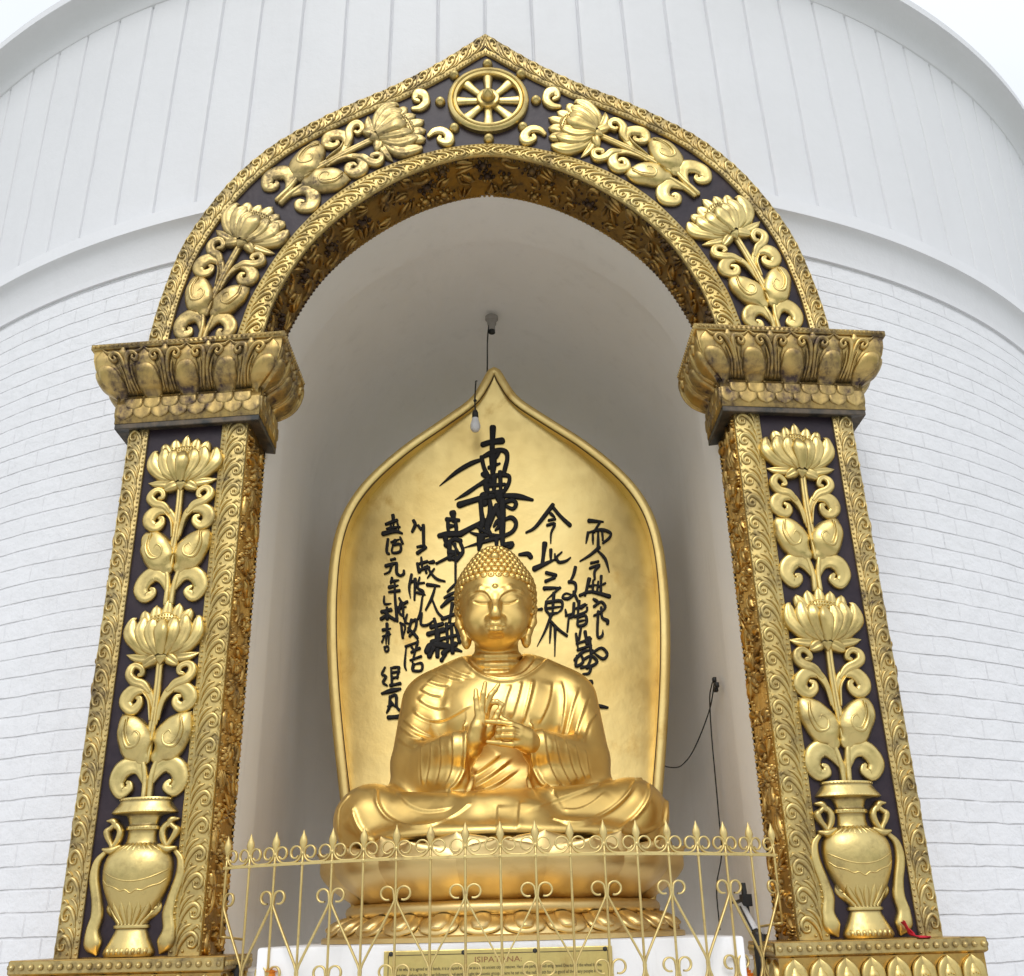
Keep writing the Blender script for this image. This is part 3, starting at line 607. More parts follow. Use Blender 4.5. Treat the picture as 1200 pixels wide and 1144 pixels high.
for i in range(8):
    a = i*PI/4; m = MB(); ribbon(m, [(.066*math.cos(a), .066*math.sin(a)), (.13*math.cos(a), .13*math.sin(a)), (.203*math.cos(a), .209*math.sin(a))], [.022, .026, .035], .030, Fw, edge=.6, nt=6, capped=False); m.build('spoke', M['brass'], wheel)
    m = MB(); dome(m, .302*math.cos(a), .308*math.sin(a), .034, .045, Fw, 14, 6); m.build('knob', M['brass'], wheel)
# ------------------------------------------------------------------ implicit modelling for the sculpture
class SDF:
    def __init__(s, lo, hi, h):
        s.lo = np.array(lo, float); s.h = h; s.n = np.ceil((np.array(hi)-s.lo)/h).astype(int)+1
        ax = [(s.lo[i]+h*np.arange(s.n[i])).astype(np.float32) for i in range(3)]
        s.ax = ax; s.X = ax[0][:, None, None]; s.Y = ax[1][None, :, None]; s.Z = ax[2][None, None, :]
        s.F = np.full(s.n, 1., np.float32)
    def _sub(s, lo, hi):
        sl = []
        for i in range(3):
            a = max(0, int((lo[i]-s.lo[i])/s.h)-1); b = min(s.n[i], int((hi[i]-s.lo[i])/s.h)+3); sl.append(slice(a, max(a+1, b)))
        return tuple(sl), s.X[sl[0]], s.Y[:, sl[1]], s.Z[:, :, sl[2]]
    def comb(s, sl, d, k, sub=False):
        F = s.F[sl]
        if sub: d = -d; h = np.maximum(k-np.abs(F-d), 0)/k; s.F[sl] = np.maximum(F, d)+h*h*k*.25
        else: h = np.maximum(k-np.abs(F-d), 0)/k; s.F[sl] = np.minimum(F, d)-h*h*k*.25
    def ell(s, c, r, k=.05, rot=None, sub=False):
        c = np.array(c, float); r = np.array(r, float); R = max(r)+k+.03; sl, X, Y, Z = s._sub(c-R, c+R)
        x, y, z = X-c[0], Y-c[1], Z-c[2]
        if rot is not None:
            Rm = np.array(Matrix.Rotation(rot[1], 3, rot[0])).T; x, y, z = (Rm[i, 0]*x+Rm[i, 1]*y+Rm[i, 2]*z for i in range(3))
        q = np.sqrt((x/r[0])**2+(y/r[1])**2+(z/r[2])**2); q2 = np.sqrt((x/r[0]**2)**2+(y/r[1]**2)**2+(z/r[2]**2)**2)
        s.comb(sl, (q*(q-1)/np.maximum(q2, 1e-6)).astype(np.float32), k, sub); return s
    def cap(s, a, b, ra, rb=None, k=.04, flat=None, sub=False):
        a = np.array(a, float); b = np.array(b, float); rb = ra if rb is None else rb; R = max(ra, rb)*1.6+k+.02
        sl, X, Y, Z = s._sub(np.minimum(a, b)-R, np.maximum(a, b)+R); d = b-a
        t = ((X-a[0])*d[0]+(Y-a[1])*d[1]+(Z-a[2])*d[2])/max(d@d, 1e-9); t = np.clip(t, 0, 1)
        q = np.sqrt((X-a[0]-t*d[0])**2+(Y-a[1]-t*d[1])**2+(Z-a[2]-t*d[2])**2)-(ra+(rb-ra)*t)
        s.comb(sl, q.astype(np.float32), k, sub); return s
    def chain(s, P, R, k=.02, sub=False):
        for i in range(len(P)-1): s.cap(P[i], P[i+1], R[i], R[i+1], k, sub=sub)
        return s
    def mesh(s):
        """surface nets"""
        F = s.F; n = np.array(F.shape); I = F < 0
        c = [I[i:n[0]-1+i, j:n[1]-1+j, k:n[2]-1+k] for i in (0, 1) for j in (0, 1) for k in (0, 1)]
        sm = sum(q.astype(np.int8) for q in c); act = np.argwhere((sm > 0) & (sm < 8))
        idx = np.full(n-1, -1, np.int64); idx[tuple(act.T)] = np.arange(len(act))
        off = np.array([(i, j, k) for i in (0, 1) for j in (0, 1) for k in (0, 1)])
        val = np.stack([F[tuple((act+o).T)] for o in off], 1).astype(float)
        P = np.zeros((len(act), 3)); cnt = np.zeros(len(act))
        for a in range(8):
            for b in range(a+1, 8):
                if np.abs(off[a]-off[b]).sum() != 1: continue
                va, vb = val[:, a], val[:, b]; m = (va < 0) != (vb < 0); t = np.where(m, va/np.where(m, va-vb, 1), 0)
                P += np.where(m[:, None], off[a]+t[:, None]*(off[b]-off[a]), 0); cnt += m
        V = s.lo+s.h*(act+P/cnt[:, None]); Fs = []
        for ax in range(3):
            o = [0, 0, 0]; o[ax] = 1; u, v = [q for q in range(3) if q != ax]
            A = I[tuple(slice(0, n[i]-o[i]) for i in range(3))]; B = I[tuple(slice(o[i], n[i]) for i in range(3))]
            E = np.argwhere(A != B); E = E[(E[:, u] > 0) & (E[:, v] > 0) & (E[:, u] < n[u]-1) & (E[:, v] < n[v]-1)]
            fl = A[tuple(E.T)]
            if ax == 1: fl = ~fl
            q = []
            for du, dv in ((1, 1), (0, 1), (0, 0), (1, 0)):
                w_ = E.copy(); w_[:, u] -= du; w_[:, v] -= dv; q.append(idx[tuple(w_.T)])
            q = np.stack(q, 1); q[~fl] = q[~fl][:, ::-1]; Fs.append(q)
        return V, np.vstack(Fs)
def vnormals(V, F):
    n = np.cross(V[F[:, 2]]-V[F[:, 0]], V[F[:, 3]]-V[F[:, 1]]); N = np.zeros_like(V)
    for i in range(4):
        for k in range(3): N[:, k] += np.bincount(F[:, i], n[:, k], len(V))
    return N/(np.linalg.norm(N, axis=1)[:, None]+1e-12)
def smooth_mesh(V, F, it=2, lam=.5):
    E = np.vstack([F[:, [0, 1]], F[:, [1, 2]], F[:, [2, 3]], F[:, [3, 0]]]); deg = np.bincount(E[:, 0], minlength=len(V))+np.bincount(E[:, 1], minlength=len(V))
    for _ in range(it):
        S = np.zeros_like(V)
        for k in range(3): S[:, k] = np.bincount(E[:, 0], V[E[:, 1], k], len(V))+np.bincount(E[:, 1], V[E[:, 0], k], len(V))
        V = V+lam*(S/np.maximum(deg, 1)[:, None]-V)
    return V
def to_px(P):
    d = P-CAM; z = d@CF; return np.stack([600+FPX*(d@CR)/z, 572-FPX*(d@CU)/z], 1)
def carve(V, F, strokes, it=1):
    """carve folds: each stroke (survey pixels on the photograph) is laid on the modelled surface and pressed into it as a pleat:
    kind 'p' pleat (gentle rise up to a crisp edge, a drop beyond it), 'r' raised roll, 'g' groove"""
    N = vnormals(V, F); bvh = BVHTree.FromPolygons(V.tolist(), F.tolist()); D = np.zeros(len(V))
    for kind, P, amp, w in strokes:
        px = resample(catmull(P, 8), max(12, int(np.hypot(*np.diff(np.array(P, float), axis=0).T).sum()/3.))); pts = []; ts = []
        for p, r in zip(px, rays(px)):
            hit = bvh.ray_cast(Vector(CAM), Vector(r).normalized())
            if hit[0] is not None: pts.append(hit[0][:])
        if len(pts) < 3: continue
        Q = np.array(pts); 
        # drop jumps between surfaces
        seg = np.linalg.norm(np.diff(Q, axis=0), axis=1); med = np.median(seg)
        R = 4*w+.03; lo, hi = Q.min(0)-R, Q.max(0)+R; ii = np.where(((V > lo) & (V < hi)).all(1))[0]
        if not len(ii): continue
        best = np.full(len(ii), 1e9); sgn = np.zeros(len(ii)); tt = np.zeros(len(ii)); P3 = V[ii]; Ls = np.r_[0, np.cumsum(seg)]
        for j in range(len(Q)-1):
            if seg[j] > max(6*med, .12): continue
            a, d = Q[j], Q[j+1]-Q[j]; t = np.clip(((P3-a)@d)/(d@d+1e-12), 0, 1); q = P3-a-t[:, None]*d; dd = np.linalg.norm(q, axis=1)
            s_ = np.sign(np.einsum('ij,ij->i', np.cross(np.broadcast_to(d, q.shape), q), N[ii])); m = dd < best
            best[m] = dd[m]; sgn[m] = s_[m]; tt[m] = ((Ls[j]+t*seg[j])/Ls[-1])[m]
        taper = np.clip(np.minimum(tt, 1-tt)/.16, 0, 1); taper = taper*taper*(3-2*taper) if amp > 0 else 1; amp_ = abs(amp)
        x = best*sgn
        if kind == 'p': f = np.where(x > 0, np.exp(-x/(w*1.6)), np.exp(-(x/(.22*w))**2)-.25*np.exp(-((x+.5*w)/(.45*w))**2)*(x < 0))
        elif kind == 'q': x = -x; f = np.where(x > 0, np.exp(-x/(w*1.6)), np.exp(-(x/(.22*w))**2)-.25*np.exp(-((x+.5*w)/(.45*w))**2)*(x < 0))
        elif kind == 'r': f = np.exp(-(x/(.5*w))**2)
        else: f = -np.exp(-(x/(.5*w))**2)
        D[ii] += amp_*taper*f
    return V+N*D[:, None]
def Z(ox, oy, s, pts): return [(ox+x/s, oy+y/s) for x, y in pts]
def sd_obj(name, V, F, mat, parent):
    m = MB(); m.v.append(V); m.f = F.tolist(); m.n = len(V); return m.build(name, mat, parent, recalc=False)

BX, BY = .012, .80
buddha = thing('buddha_statue', (BX, BY, .47), 'golden seated statue with closed eyes, hands raised at its chest, on a lotus throne', 'statue')
# ---- robe: torso, sleeves, crossed legs
S = SDF((-.98, -.16, .38), (1.0, 1.32, 1.56), .0068)
mx = lambda p, s: (BX+s*p[0], p[1], p[2])
S.ell((BX, .86, .64), (.46, .36, .24), .08); S.ell((BX, .86, .92), (.37, .25, .36), .12); S.ell((BX, .81, 1.17), (.42, .245, .27), .12)
S.ell((BX, .86, 1.30), (.42, .20, .17), .10)
for s in (-1, 1):
    S.cap(mx((.20, .86, 1.385), s), mx((.38, .86, 1.305), s), .13, .125, .10)
    S.cap(mx((.10, .84, 1.45), s), mx((.34, .86, 1.35), s), .095, .10, .10)
    S.cap(mx((.415, .83, 1.27), s), mx((.465, .68, .92), s), .145, .130, .06)               # upper arm
    S.cap(mx((.46, .66, .90), s), mx((.20, .36, .935), s), .118, .092, .05)                # forearm
    S.cap(mx((.465, .64, .79), s), mx((.225, .40, .77), s), .115, .085, .07)                # sleeve fall
    S.cap(mx((.44, .62, .70), s), mx((.25, .44, .66), s), .10, .07, .07)
    S.cap(mx((.30, .92, .62), s), mx((.66, .48, .60), s), .19, .165, .08)                  # thigh
    S.ell(mx((.665, .46, .60), s), (.185, .20, .165), .08)
S.cap((BX-.64, .40, .585), (BX+.12, .13, .545), .155, .125, .06)
S.cap((BX+.64, .40, .60), (BX-.10, .15, .565), .16, .12, .045)
S.ell((BX, .40, .495), (.71, .47, .10), .08)
S.ell((BX, .42, .60), (.30, .3, .10), .08)
# opening of the sleeves and the neck
S.ell((BX, .80, 1.52), (.135, .15, .10), .03, sub=True)
RV, RF = S.mesh(); RV = smooth_mesh(RV, RF, 3, .5)
zt = lambda pts: Z(450, 750, 4.286, pts); zl = lambda pts: Z(370, 890, 4.974, pts); zr = lambda pts: Z(580, 890, 4.974, pts)
folds = []
for P in ([(395, 78), (430, 140), (500, 190), (600, 214), (700, 195), (780, 140), (828, 88)],): folds.append(('r', zt(P), .020, .020)); folds.append(('q', zt(P), -.010, .03))
folds.append(('q', zt([(408, 75), (440, 130), (510, 172), (600, 190), (690, 172), (745, 120), (765, 80)]), .014, .022))
for P in ([(165, 285), (210, 325), (270, 345), (335, 340)], [(135, 340), (180, 385), (240, 408), (320, 395), (450, 322)], [(95, 395), (150, 445), (220, 482), (255, 488)], [(75, 430), (140, 482), (215, 505)],
          [(215, 208), (280, 228), (335, 230)], [(245, 160), (330, 190), (405, 205)], [(300, 128), (380, 172), (455, 192)], [(180, 245), (235, 275), (295, 286)], [(66, 490), (110, 525), (160, 545)]):
    folds.append(('p', zt(P), .016, .026))
for P in ([(692, 205), (672, 290), (638, 400)], [(755, 195), (735, 285), (692, 430)], [(842, 205), (822, 320), (772, 430)], [(888, 200), (903, 300), (886, 470)], [(980, 230), (948, 330), (915, 480)], [(1030, 270), (985, 400), (958, 500)], [(1072, 360), (1025, 430), (1000, 520)], [(640, 222), (612, 300), (592, 390)]):
    folds.append(('q', zt(P), .018, .026))
folds.append(('r', zt([(745, 195), (728, 285), (690, 425)]), .010, .012))
for P in ([(408, 430), (404, 560), (388, 680), (330, 768)],): folds.append(('r', zt(P), -.020, .022)); folds.append(('p', zt(P), -.016, .03))
for P in ([(345, 460), (350, 600), (330, 700), (280, 757)], [(285, 480), (292, 600), (278, 690), (252, 745)], [(238, 505), (236, 620), (215, 740)], [(188, 530), (188, 640), (195, 735)]):
    folds.append(('p', zt(P), .016, .026))
folds.append(('r', zt([(738, 430), (752, 600), (782, 700), (850, 772)]), -.020, .022)); folds.append(('q', zt([(738, 430), (752, 600), (782, 700), (850, 772)]), -.016, .03))
for P in ([(800, 450), (820, 600), (860, 700), (905, 748)], [(850, 470), (882, 620), (940, 742)], [(905, 490), (940, 640), (980, 722)], [(955, 520), (982, 640), (1010, 708)], [(1010, 550), (1025, 650), (1038, 698)]):
    folds.append(('q', zt(P), .016, .026))
for P in ([(440, 600), (440, 700), (408, 795)],): folds.append(('p', zt(P), .02, .03))
for P in ([(718, 620), (730, 720), (758, 795)],): folds.append(('q', zt(P), .02, .03))
for P in ([(455, 682), (540, 615), (590, 572)], [(445, 742), (540, 682), (650, 590)], [(440, 777), (560, 732), (690, 640)]):
    folds.append(('p', zt(P), .022, .028))
# lap
for P in ([(350, 180), (365, 270), (430, 350), (540, 395), (680, 390), (800, 340), (890, 265)], [(215, 290), (260, 400), (355, 492)]): folds.append(('r', zl(P), -.014, .020)); folds.append(('q', zl(P), .012, .05))
folds.append(('p', zl([(472, 185), (540, 262), (640, 300), (760, 290), (810, 262)]), .012, .026)); folds.append(('r', zl([(195, 213), (140, 290), (134, 400), (155, 480)]), -.012, .022))
for P in ([(345, 350), (450, 376), (560, 360), (680, 290), (770, 210), (815, 138)], [(900, 150), (890, 230), (830, 320), (740, 400), (690, 438)], [(820, 118), (920, 130), (980, 182), (996, 280), (972, 420), (940, 490)]): folds.append(('r', zr(P), -.014, .020)); folds.append(('p', zr(P), .010, .05))
folds.append(('r', zr([(992, 368), (900, 412), (800, 442)]), .012, .024)); folds.append(('q', zr([(380, 290), (480, 292), (570, 252), (650, 185)]), .010, .024))
folds.append(('p', zr([(160, 312), (270, 270), (420, 215), (560, 165), (625, 128)]), .014, .03))
for P in ([(20, 260), (14, 430)], [(150, 240), (133, 420)]): folds.append(('p', zr(P), .012, .024))
for P in ([(560, 420), (620, 470), (700, 520)], [(300, 420), (330, 470), (380, 520)]): folds.append(('r', zr(P), .010, .03))
folds = [(k_, P, a*(.64 if k_ in 'pq' else .8), w_*.82) for k_, P, a, w_ in folds]
RV = carve(RV, RF, folds)
RV = smooth_mesh(RV, RF, 1, .35)
robe = sd_obj('robe', RV, RF, M['statue'], buddha)

# ---- head and neck
H = SDF((-.29, .33, 1.30), (.31, 1.04, 2.20), .0042); hx = BX-.012
H.ell((hx, .745, 1.88), (.208, .235, .20), .03); H.ell((hx, .675, 1.735), (.186, .195, .20), .06); H.ell((hx, .70, 1.84), (.204, .20, .2), .05)
H.ell((hx, .60, 1.605), (.10, .085, .062), .07)
H.ell((hx, .545, 1.592), (.052, .036, .034), .035)
H.cap((hx, .80, 1.66), (hx, .82, 1.36), .122, .140, .04)
for zz_, r_ in ((1.512, .124), (1.462, .130), (1.412, .138)):
    a = np.linspace(0, 2*PI, 28); P = [(hx+r_*math.sin(q), .808-r_*math.cos(q)+.03*(1-math.cos(q))*0, zz_+.030*(1-math.cos(q))-.016) for q in a]; H.chain(P, [.019]*28, .018)
for s in (-1, 1):
    H.ell((hx+s*.095, .575, 1.675), (.085, .07, .085), .06)
    H.ell((hx+s*.082, .545, 1.778), (.066, .045, .040), .025)           # closed lids
    H.chain([(hx+s*.035, .521, 1.748), (hx+s*.08, .517, 1.744), (hx+s*.125, .535, 1.752)], [.005, .007, .004], .014)
    H.chain([(hx+s*.022, .492, 1.79), (hx+s*.040, .497, 1.822), (hx+s*.082, .512, 1.842), (hx+s*.135, .548, 1.829), (hx+s*.165, .59, 1.808)], [.009, .010, .011, .010, .005], .03)
    H.ell((hx+s*.030, .478, 1.664), (.021, .024, .017), .018)            # wings of the nose
    # ears with long lobes
    H.chain([(hx+s*.206, .75, 1.84), (hx+s*.218, .77, 1.80), (hx+s*.214, .77, 1.72), (hx+s*.192, .75, 1.65)], [.018, .024, .022, .018], .02)
    H.ell((hx+s*.172, .735, 1.598), (.026, .030, .042), .02); H.cap((hx+s*.190, .74, 1.66), (hx+s*.173, .735, 1.60), .018, .024, .015)
H.chain([(hx, .511, 1.835), (hx, .495, 1.79), (hx, .472, 1.735), (hx, .450, 1.70), (hx, .442, 1.682)], [.015, .018, .021, .025, .026], .03); H.ell((hx, .442, 1.670), (.026, .023, .018), .02)
# lips
H.ell((hx, .510, 1.618), (.070, .042, .05), .04)
H.chain([(hx-.062, .496, 1.612), (hx-.040, .478, 1.622), (hx-.018, .466, 1.629), (hx, .465, 1.625), (hx+.018, .466, 1.629), (hx+.040, .478, 1.622), (hx+.062, .496, 1.612)], [.004, .008, .0105, .010, .0105, .008, .004], .014)
H.chain([(hx-.050, .491, 1.604), (hx-.026, .475, 1.598), (hx, .468, 1.596), (hx+.026, .475, 1.598), (hx+.050, .491, 1.604)], [.005, .012, .0155, .012, .005], .005)
H.ell((hx, .494, 1.850), (.018, .019, .018), .002)
HV, HF = H.mesh(); HV = smooth_mesh(HV, HF, 2, .5)
zh = lambda pts: Z(520, 630, 6.73, pts)
hs = []
for P in ([(228, 500), (262, 514), (310, 520), (360, 514)], [(452, 510), (500, 520), (550, 510), (592, 488)]): hs.append(('g', zh(P), .009, .010)); 
for P in ([(200, 448), (240, 425), (290, 416), (335, 432), (372, 490), (382, 560)], [(640, 448), (600, 420), (545, 410), (490, 428), (446, 470), (436, 560)]): hs.append(('r', zh(P), .004, .016)); hs.append(('g', [(x, y+2.0) for x, y in zh(P)], .005, .012))
hs.append(('g', zh([(335, 714), (368, 710), (402, 715), (445, 709), (490, 709)]), .004, .007))
hs.append(('g', zh([(345, 772), (412, 784), (480, 772)]), .005, .030))
HV = carve(HV, HF, hs)
head = sd_obj('head', HV, HF, M['statue'], buddha)
# ---- hair of small curls
hm = MB()
Hs = SDF((-.29, .42, 1.62), (.31, 1.04, 2.26), .008)
Hs.ell((hx, .755, 1.895), (.224, .245, .190), .03); Hs.ell((hx, .76, 2.045), (.118, .135, .122), .10); Hs.ell((hx, .79, 1.80), (.222, .20, .2), .04)
Hs.ell((hx, .60, 1.72), (.192, .22, .197), .004, sub=True); Hs.ell((hx, .45, 1.70), (.24, .2, .222), .004, sub=True)
bv, bf = Hs.mesh(); bv = smooth_mesh(bv, bf, 1); hair = sd_obj('hair', bv, bf, M['statue'], head)
bvh = BVHTree.FromPolygons(bv.tolist(), bf.tolist()); cm = MB(); rows_ = 0
for el in np.radians(np.arange(-32, 90, 9.6)):
    nn = max(1, int(round(2*PI*math.cos(el)*.255/.043))); rows_ += 1
    for i in range(nn):
        a = 2*PI*(i+.5*(rows_ % 2))/nn; d = Vector((math.sin(a)*math.cos(el), -math.cos(a)*math.cos(el), math.sin(el))); o = Vector((hx, .75, 1.90))
        hit = bvh.ray_cast(o+d*.6, -d)
        if hit[0] is None: continue
        p = hit[0]
        side = abs(p.x-hx) > .165 and p.y > .62 and p.z > 1.70
        if p.y < .68 and not side and p.z < 1.918-.30*max(0, abs(p.x-hx)-.12): continue
        nrm = hit[1]; t1 = nrm.orthogonal().normalized(); t2 = nrm.cross(t1); r = .0225
        V = []
        for q, (rr, hh) in enumerate(((1., -.1), (.97, .35), (.78, .75), (.52, .95), (.40, .88), (.30, 1.02), (.02, 1.12))):
            for b in np.linspace(0, 2*PI, 9)[:-1]: V.append(p+t1*(r*rr*math.cos(b+q*.3))+t2*(r*rr*math.sin(b+q*.3))+nrm*(r*.85*hh))
        cm.grid(np.array([v[:] for v in V]).reshape(7, 8, 3), closed_v=True)
cm.build('hair_curls', M['statue'], hair)
jm = MB(); jm.grid(np.array([[(hx+.030*math.cos(p)*math.cos(a), .585-.03*math.sin(p)*.9, 2.062+.030*math.cos(p)*math.sin(a)) for a in np.linspace(0, 2*PI, 17)[:-1]] for p in np.linspace(-.4, 1.5, 8)]), closed_v=True); jm.build('hair_jewel', M['statue'], hair)

# ---- hands
zhd = lambda x, y, Y: at([(530+x/8.8, 780+y/8.8)], Y)[0]
def hand(name, parts, lo, hi, strokes=()):
    G = SDF(lo, hi, .0031)
    for P, R, k in parts: G.chain([zhd(*p) for p in P], R, k)
    V, F = G.mesh(); V = smooth_mesh(V, F, 2, .5); V = carve(V, F, strokes) if strokes else V
    return sd_obj(name, V, F, M['statue'], buddha)
U = .00047   # metres per survey pixel of the hand close-up
hand('hand', [
    ([(120, 950, .42), (205, 850, .32), (240, 740, .27)], [.066, .050, .046], .02),
    ([(235, 760, .27), (258, 640, .25), (278, 530, .245)], [.042, .036, .026], .02),
    ([(275, 760, .30), (310, 640, .285), (322, 530, .27)], [.036, .034, .024], .025),
    ([(290, 620, .255), (305, 520, .25)], [.032, .024], .02),
    ([(272, 545, .235), (258, 450, .228), (246, 340, .225), (243, 258, .234)], [.020, .0165, .0150, .0115], .006),
    ([(298, 530, .245), (305, 420, .234), (320, 290, .225), (340, 183, .227)], [.020, .0165, .0152, .0115], .005),
    ([(328, 540, .262), (350, 420, .248), (396, 308, .236), (442, 252, .235), (476, 197, .242)], [.020, .0165, .0155, .014, .0112], .005),
    ([(340, 540, .285), (368, 440, .270), (402, 380, .256), (462, 376, .248), (518, 402, .252)], [.021, .0170, .0155, .014, .0115], .006),
    ([(330, 700, .30), (395, 650, .262), (446, 550, .244), (470, 485, .242), (500, 425, .252)], [.030, .022, .0165, .0150, .0115], .010),
    ([(320, 730, .31), (380, 690, .285)], [.040, .028], .03),
], (-.36, .12, .80), (.08, .54, 1.34))
hand('hand', [
    ([(900, 880, .42), (810, 800, .29), (750, 770, .25)], [.062, .050, .046], .02),
    ([(770, 720, .25), (690, 655, .220)], [.044, .026], .02), ([(760, 770, .25), (690, 720, .215)], [.044, .030], .02), ([(770, 820, .26), (680, 800, .228)], [.042, .030], .02),
    ([(700, 650, .22), (610, 610, .195), (480, 586, .188), (352, 577, .202)], [.024, .0180, .0155, .0115], .007),
    ([(700, 690, .212), (620, 662, .182), (530, 660, .172), (478, 668, .184), (486, 690, .215)], [.022, .0175, .0165, .015, .013], .005),
    ([(700, 745, .212), (615, 728, .178), (520, 728, .168), (466, 735, .182), (478, 750, .212)], [.022, .0175, .0165, .015, .013], .005),
    ([(700, 800, .222), (615, 815, .198), (505, 803, .190), (366, 788, .206)], [.024, .0180, .0155, .0110], .007),
    ([(720, 690, .26), (600, 610, .255), (500, 545, .258), (482, 468, .262)], [.030, .022, .0155, .011], .010),
], (-.13, .08, .76), (.36, .54, 1.16))

# ------------------------------------------------------------------ lotus throne
throne = thing('lotus_throne', (BX, BY, .03), 'golden lotus throne of broad upturned petals below the seated statue', 'pedestal')
m = MB(); prof = [(.0, .40), (.80, .42), (.85, .40), (.86, .34), (.80, .27), (.74, .21), (.735, .20), (.77, .205), (.80, .200), (.815, .187), (.82, .170), (.815, .152), (.80, .140), (.78, .136), (.80, .115), (.865, .08), (.885, .06), (.93, .056), (.936, .05), (.936, .03), (0, .03)]
m.lathe(prof, (BX, BY), 96); m.build('core', M['lotus'], throne, auto=40)
def petal(mb, a, half, zr, rfun, tip, thick=.012, n=15, m_=15, keel=.015, curl=.03):
    V = []
    for t in np.linspace(0, 1, n):
        wz = half*(1-max(0, (t-.45)/.55)**3.6)**.6 if t > .45 else half*(.72+.28*math.sin(t/.45*PI/2)); row = []
        for s in np.linspace(-1, 1, m_):
            aa_ = a+s*wz; z = zr[0]+(zr[1]-zr[0])*t; r = rfun(t)+keel*(1-abs(s))**2*min(1, t*3)-.030*s*s*(1-.3*t)+curl*max(0, t-.72)**2*14*(1-.5*s*s)*.3
            row.append((BX+r*math.sin(aa_), BY-r*math.cos(aa_), z))
        V.append(row)
    mb.grid(np.array(V))
upf = lambda t: .745+.20*math.sin(min(1, t*1.25)*PI/2)**.9-.08*max(0, t-.6)
N_ = 14
for row, (off, dr, zt_) in enumerate(((.5, -.022, .492), (0, .012, .455))):
    for i in range(N_):
        m = MB(); petal(m, 2*PI*(i+off)/N_, 2*PI/N_*.55, (.195, zt_), lambda t: upf(t)+dr, 0, curl=.03 if row == 0 else .13); m.build('petal', M['lotus'], throne)
lowf = lambda t: .790+.115*t**.8+.016*math.sin(t*PI)
N2 = 28
m = MB(); m.lathe([(lowf(t)-.004, .138-.080*t) for t in np.linspace(0, 1, 8)], (BX, BY), 128); m.build('lower_petal_skirt', M['lotus'], throne)
def low(V, a0):      # (arc, h, t) on the skirt
    t = V[:, 2]; r = np.array([lowf(min(1, max(0, q))) for q in t])+V[:, 1]; a = a0+V[:, 0]/.88; return np.stack([BX+r*np.sin(a), BY-r*np.cos(a), .138-.080*t+.35*V[:, 1]], 1)
for i in range(N2):
    a = 2*PI*(i+.5)/N2; m = MB(); hw = PI/N2*.88
    ribbon(m, [(0, .05), (0, .45), (0, .80), (0, 1.02)], [hw*.80, hw*.98, hw*.80, hw*.22], .014, lambda V: low(V, a), nt=10, sub=5, edge=.6, capped=False)
    ribbon(m, [(0, .0), (0, .35), (0, .62)], [hw*.42, hw*.52, hw*.40], .030, lambda V: low(np.c_[V[:, 0], V[:, 1], np.clip(V[:, 2], 0, .86)], a), nt=10, sub=5, edge=.15, base=.006, capped=False)
    for rr, tt_ in ((.40, .70), (.28, .77), (.1, .81)): pass
    V = np.array([[(hw*.40*math.cos(q)*math.cos(p), .006+.027*math.sin(p), .62+.20*math.sin(q)*math.cos(p)) for q in np.linspace(0, PI, 13)] for p in np.linspace(0, PI/2, 6)]); m.grid(low(V.reshape(-1, 3), a).reshape(V.shape))
    m.build('lower_petal', M['lotus'], throne)

# ------------------------------------------------------------------ mandorla
MY = 1.5
mL = [(576, 430), (569, 434), (562, 447), (548, 466), (515, 488), (472, 516), (432, 550), (405, 586), (390, 628), (384, 680), (382, 740), (384, 800), (388, 860), (394, 925), (399, 975)]
mR = [(576, 430), (584, 434), (592, 447), (607, 468), (640, 492), (690, 526), (736, 566), (762, 602), (776, 642), (783, 690), (785, 740), (784, 800), (780, 860), (774, 925), (769, 975)]
aL, aR = at(mL, MY), at(mR, MY); cx_ = .012
half_ = [((abs(l[0]-cx_)+abs(r[0]-cx_))/2, (l[2]+r[2])/2) for l, r in zip(aL, aR)]; half_[0] = (0, half_[0][1])
half_ += [(half_[-1][0]-.04, .3), (half_[-1][0]-.1, .03)]
hc = resample(catmull(half_, 6), 90); outl = np.vstack([hc*[-1, 1], hc[1:][:, :]][::1]) if False else np.vstack([(hc*[-1, 1])[::-1], hc[1:]])
mand = thing('mandorla', (cx_, MY, .03), 'tall golden almond shaped backplate with black brush lettering, behind the statue', 'mandorla')
T = np.gradient(outl, axis=0); T /= np.linalg.norm(T, axis=1)[:, None]; NI = np.stack([T[:, 1], -T[:, 0]], 1)
cen = np.array([0, 2.0]); NI = np.where(((cen-outl)*NI).sum(1)[:, None] > 0, NI, -NI)
def ringm(ds): return np.array([[(cx_+x, MY+y, z) for (x, z) in outl+NI*d] for d, y in ds])
def inset(d): q = outl+NI*d; q[:, 0] = np.where(outl[:, 0] < -1e-6, np.minimum(q[:, 0], -.001), np.where(outl[:, 0] > 1e-6, np.maximum(q[:, 0], .001), 0)); return q
def ringm(ds): return np.array([[(cx_+x, MY+y, z) for (x, z) in inset(d)] for d, y in ds])
m = MB(); ds = [(0, .22), (0, .0), (.004, -.008), (.014, -.013), (.034, -.012), (.052, -.010), (.060, -.006), (.062, .014), (.063, .20)]
m.grid(ringm(ds)); m.build('rim', M['mandorla'], mand, auto=50)
m = MB(); m.grid(ringm([(.060, .006), (.0625, .004), (.066, .012)])); m.build('inner_line', plain('dark_line', (.06, .03, .01), .5), mand)
inn = inset(.05); zs = np.linspace(.06, inn[:, 1].max()-.004, 70); li = inn[:len(inn)//2+1]; w_at = np.interp(zs, li[:, 1], -li[:, 0])
def dish_y(x, z, w_): return .125+.045*min(1.25, abs(x)/1.0)**2.6-.10*((z-2.2)/1.55)**2
m = MB(); m.grid(np.array([[(cx_+t*w_, MY+dish_y(t*w_, z, w_), z) for t in np.linspace(-1, 1, 33)] for z, w_ in zip(zs, w_at)])); m.build('backplate', M['mandorla'], mand)
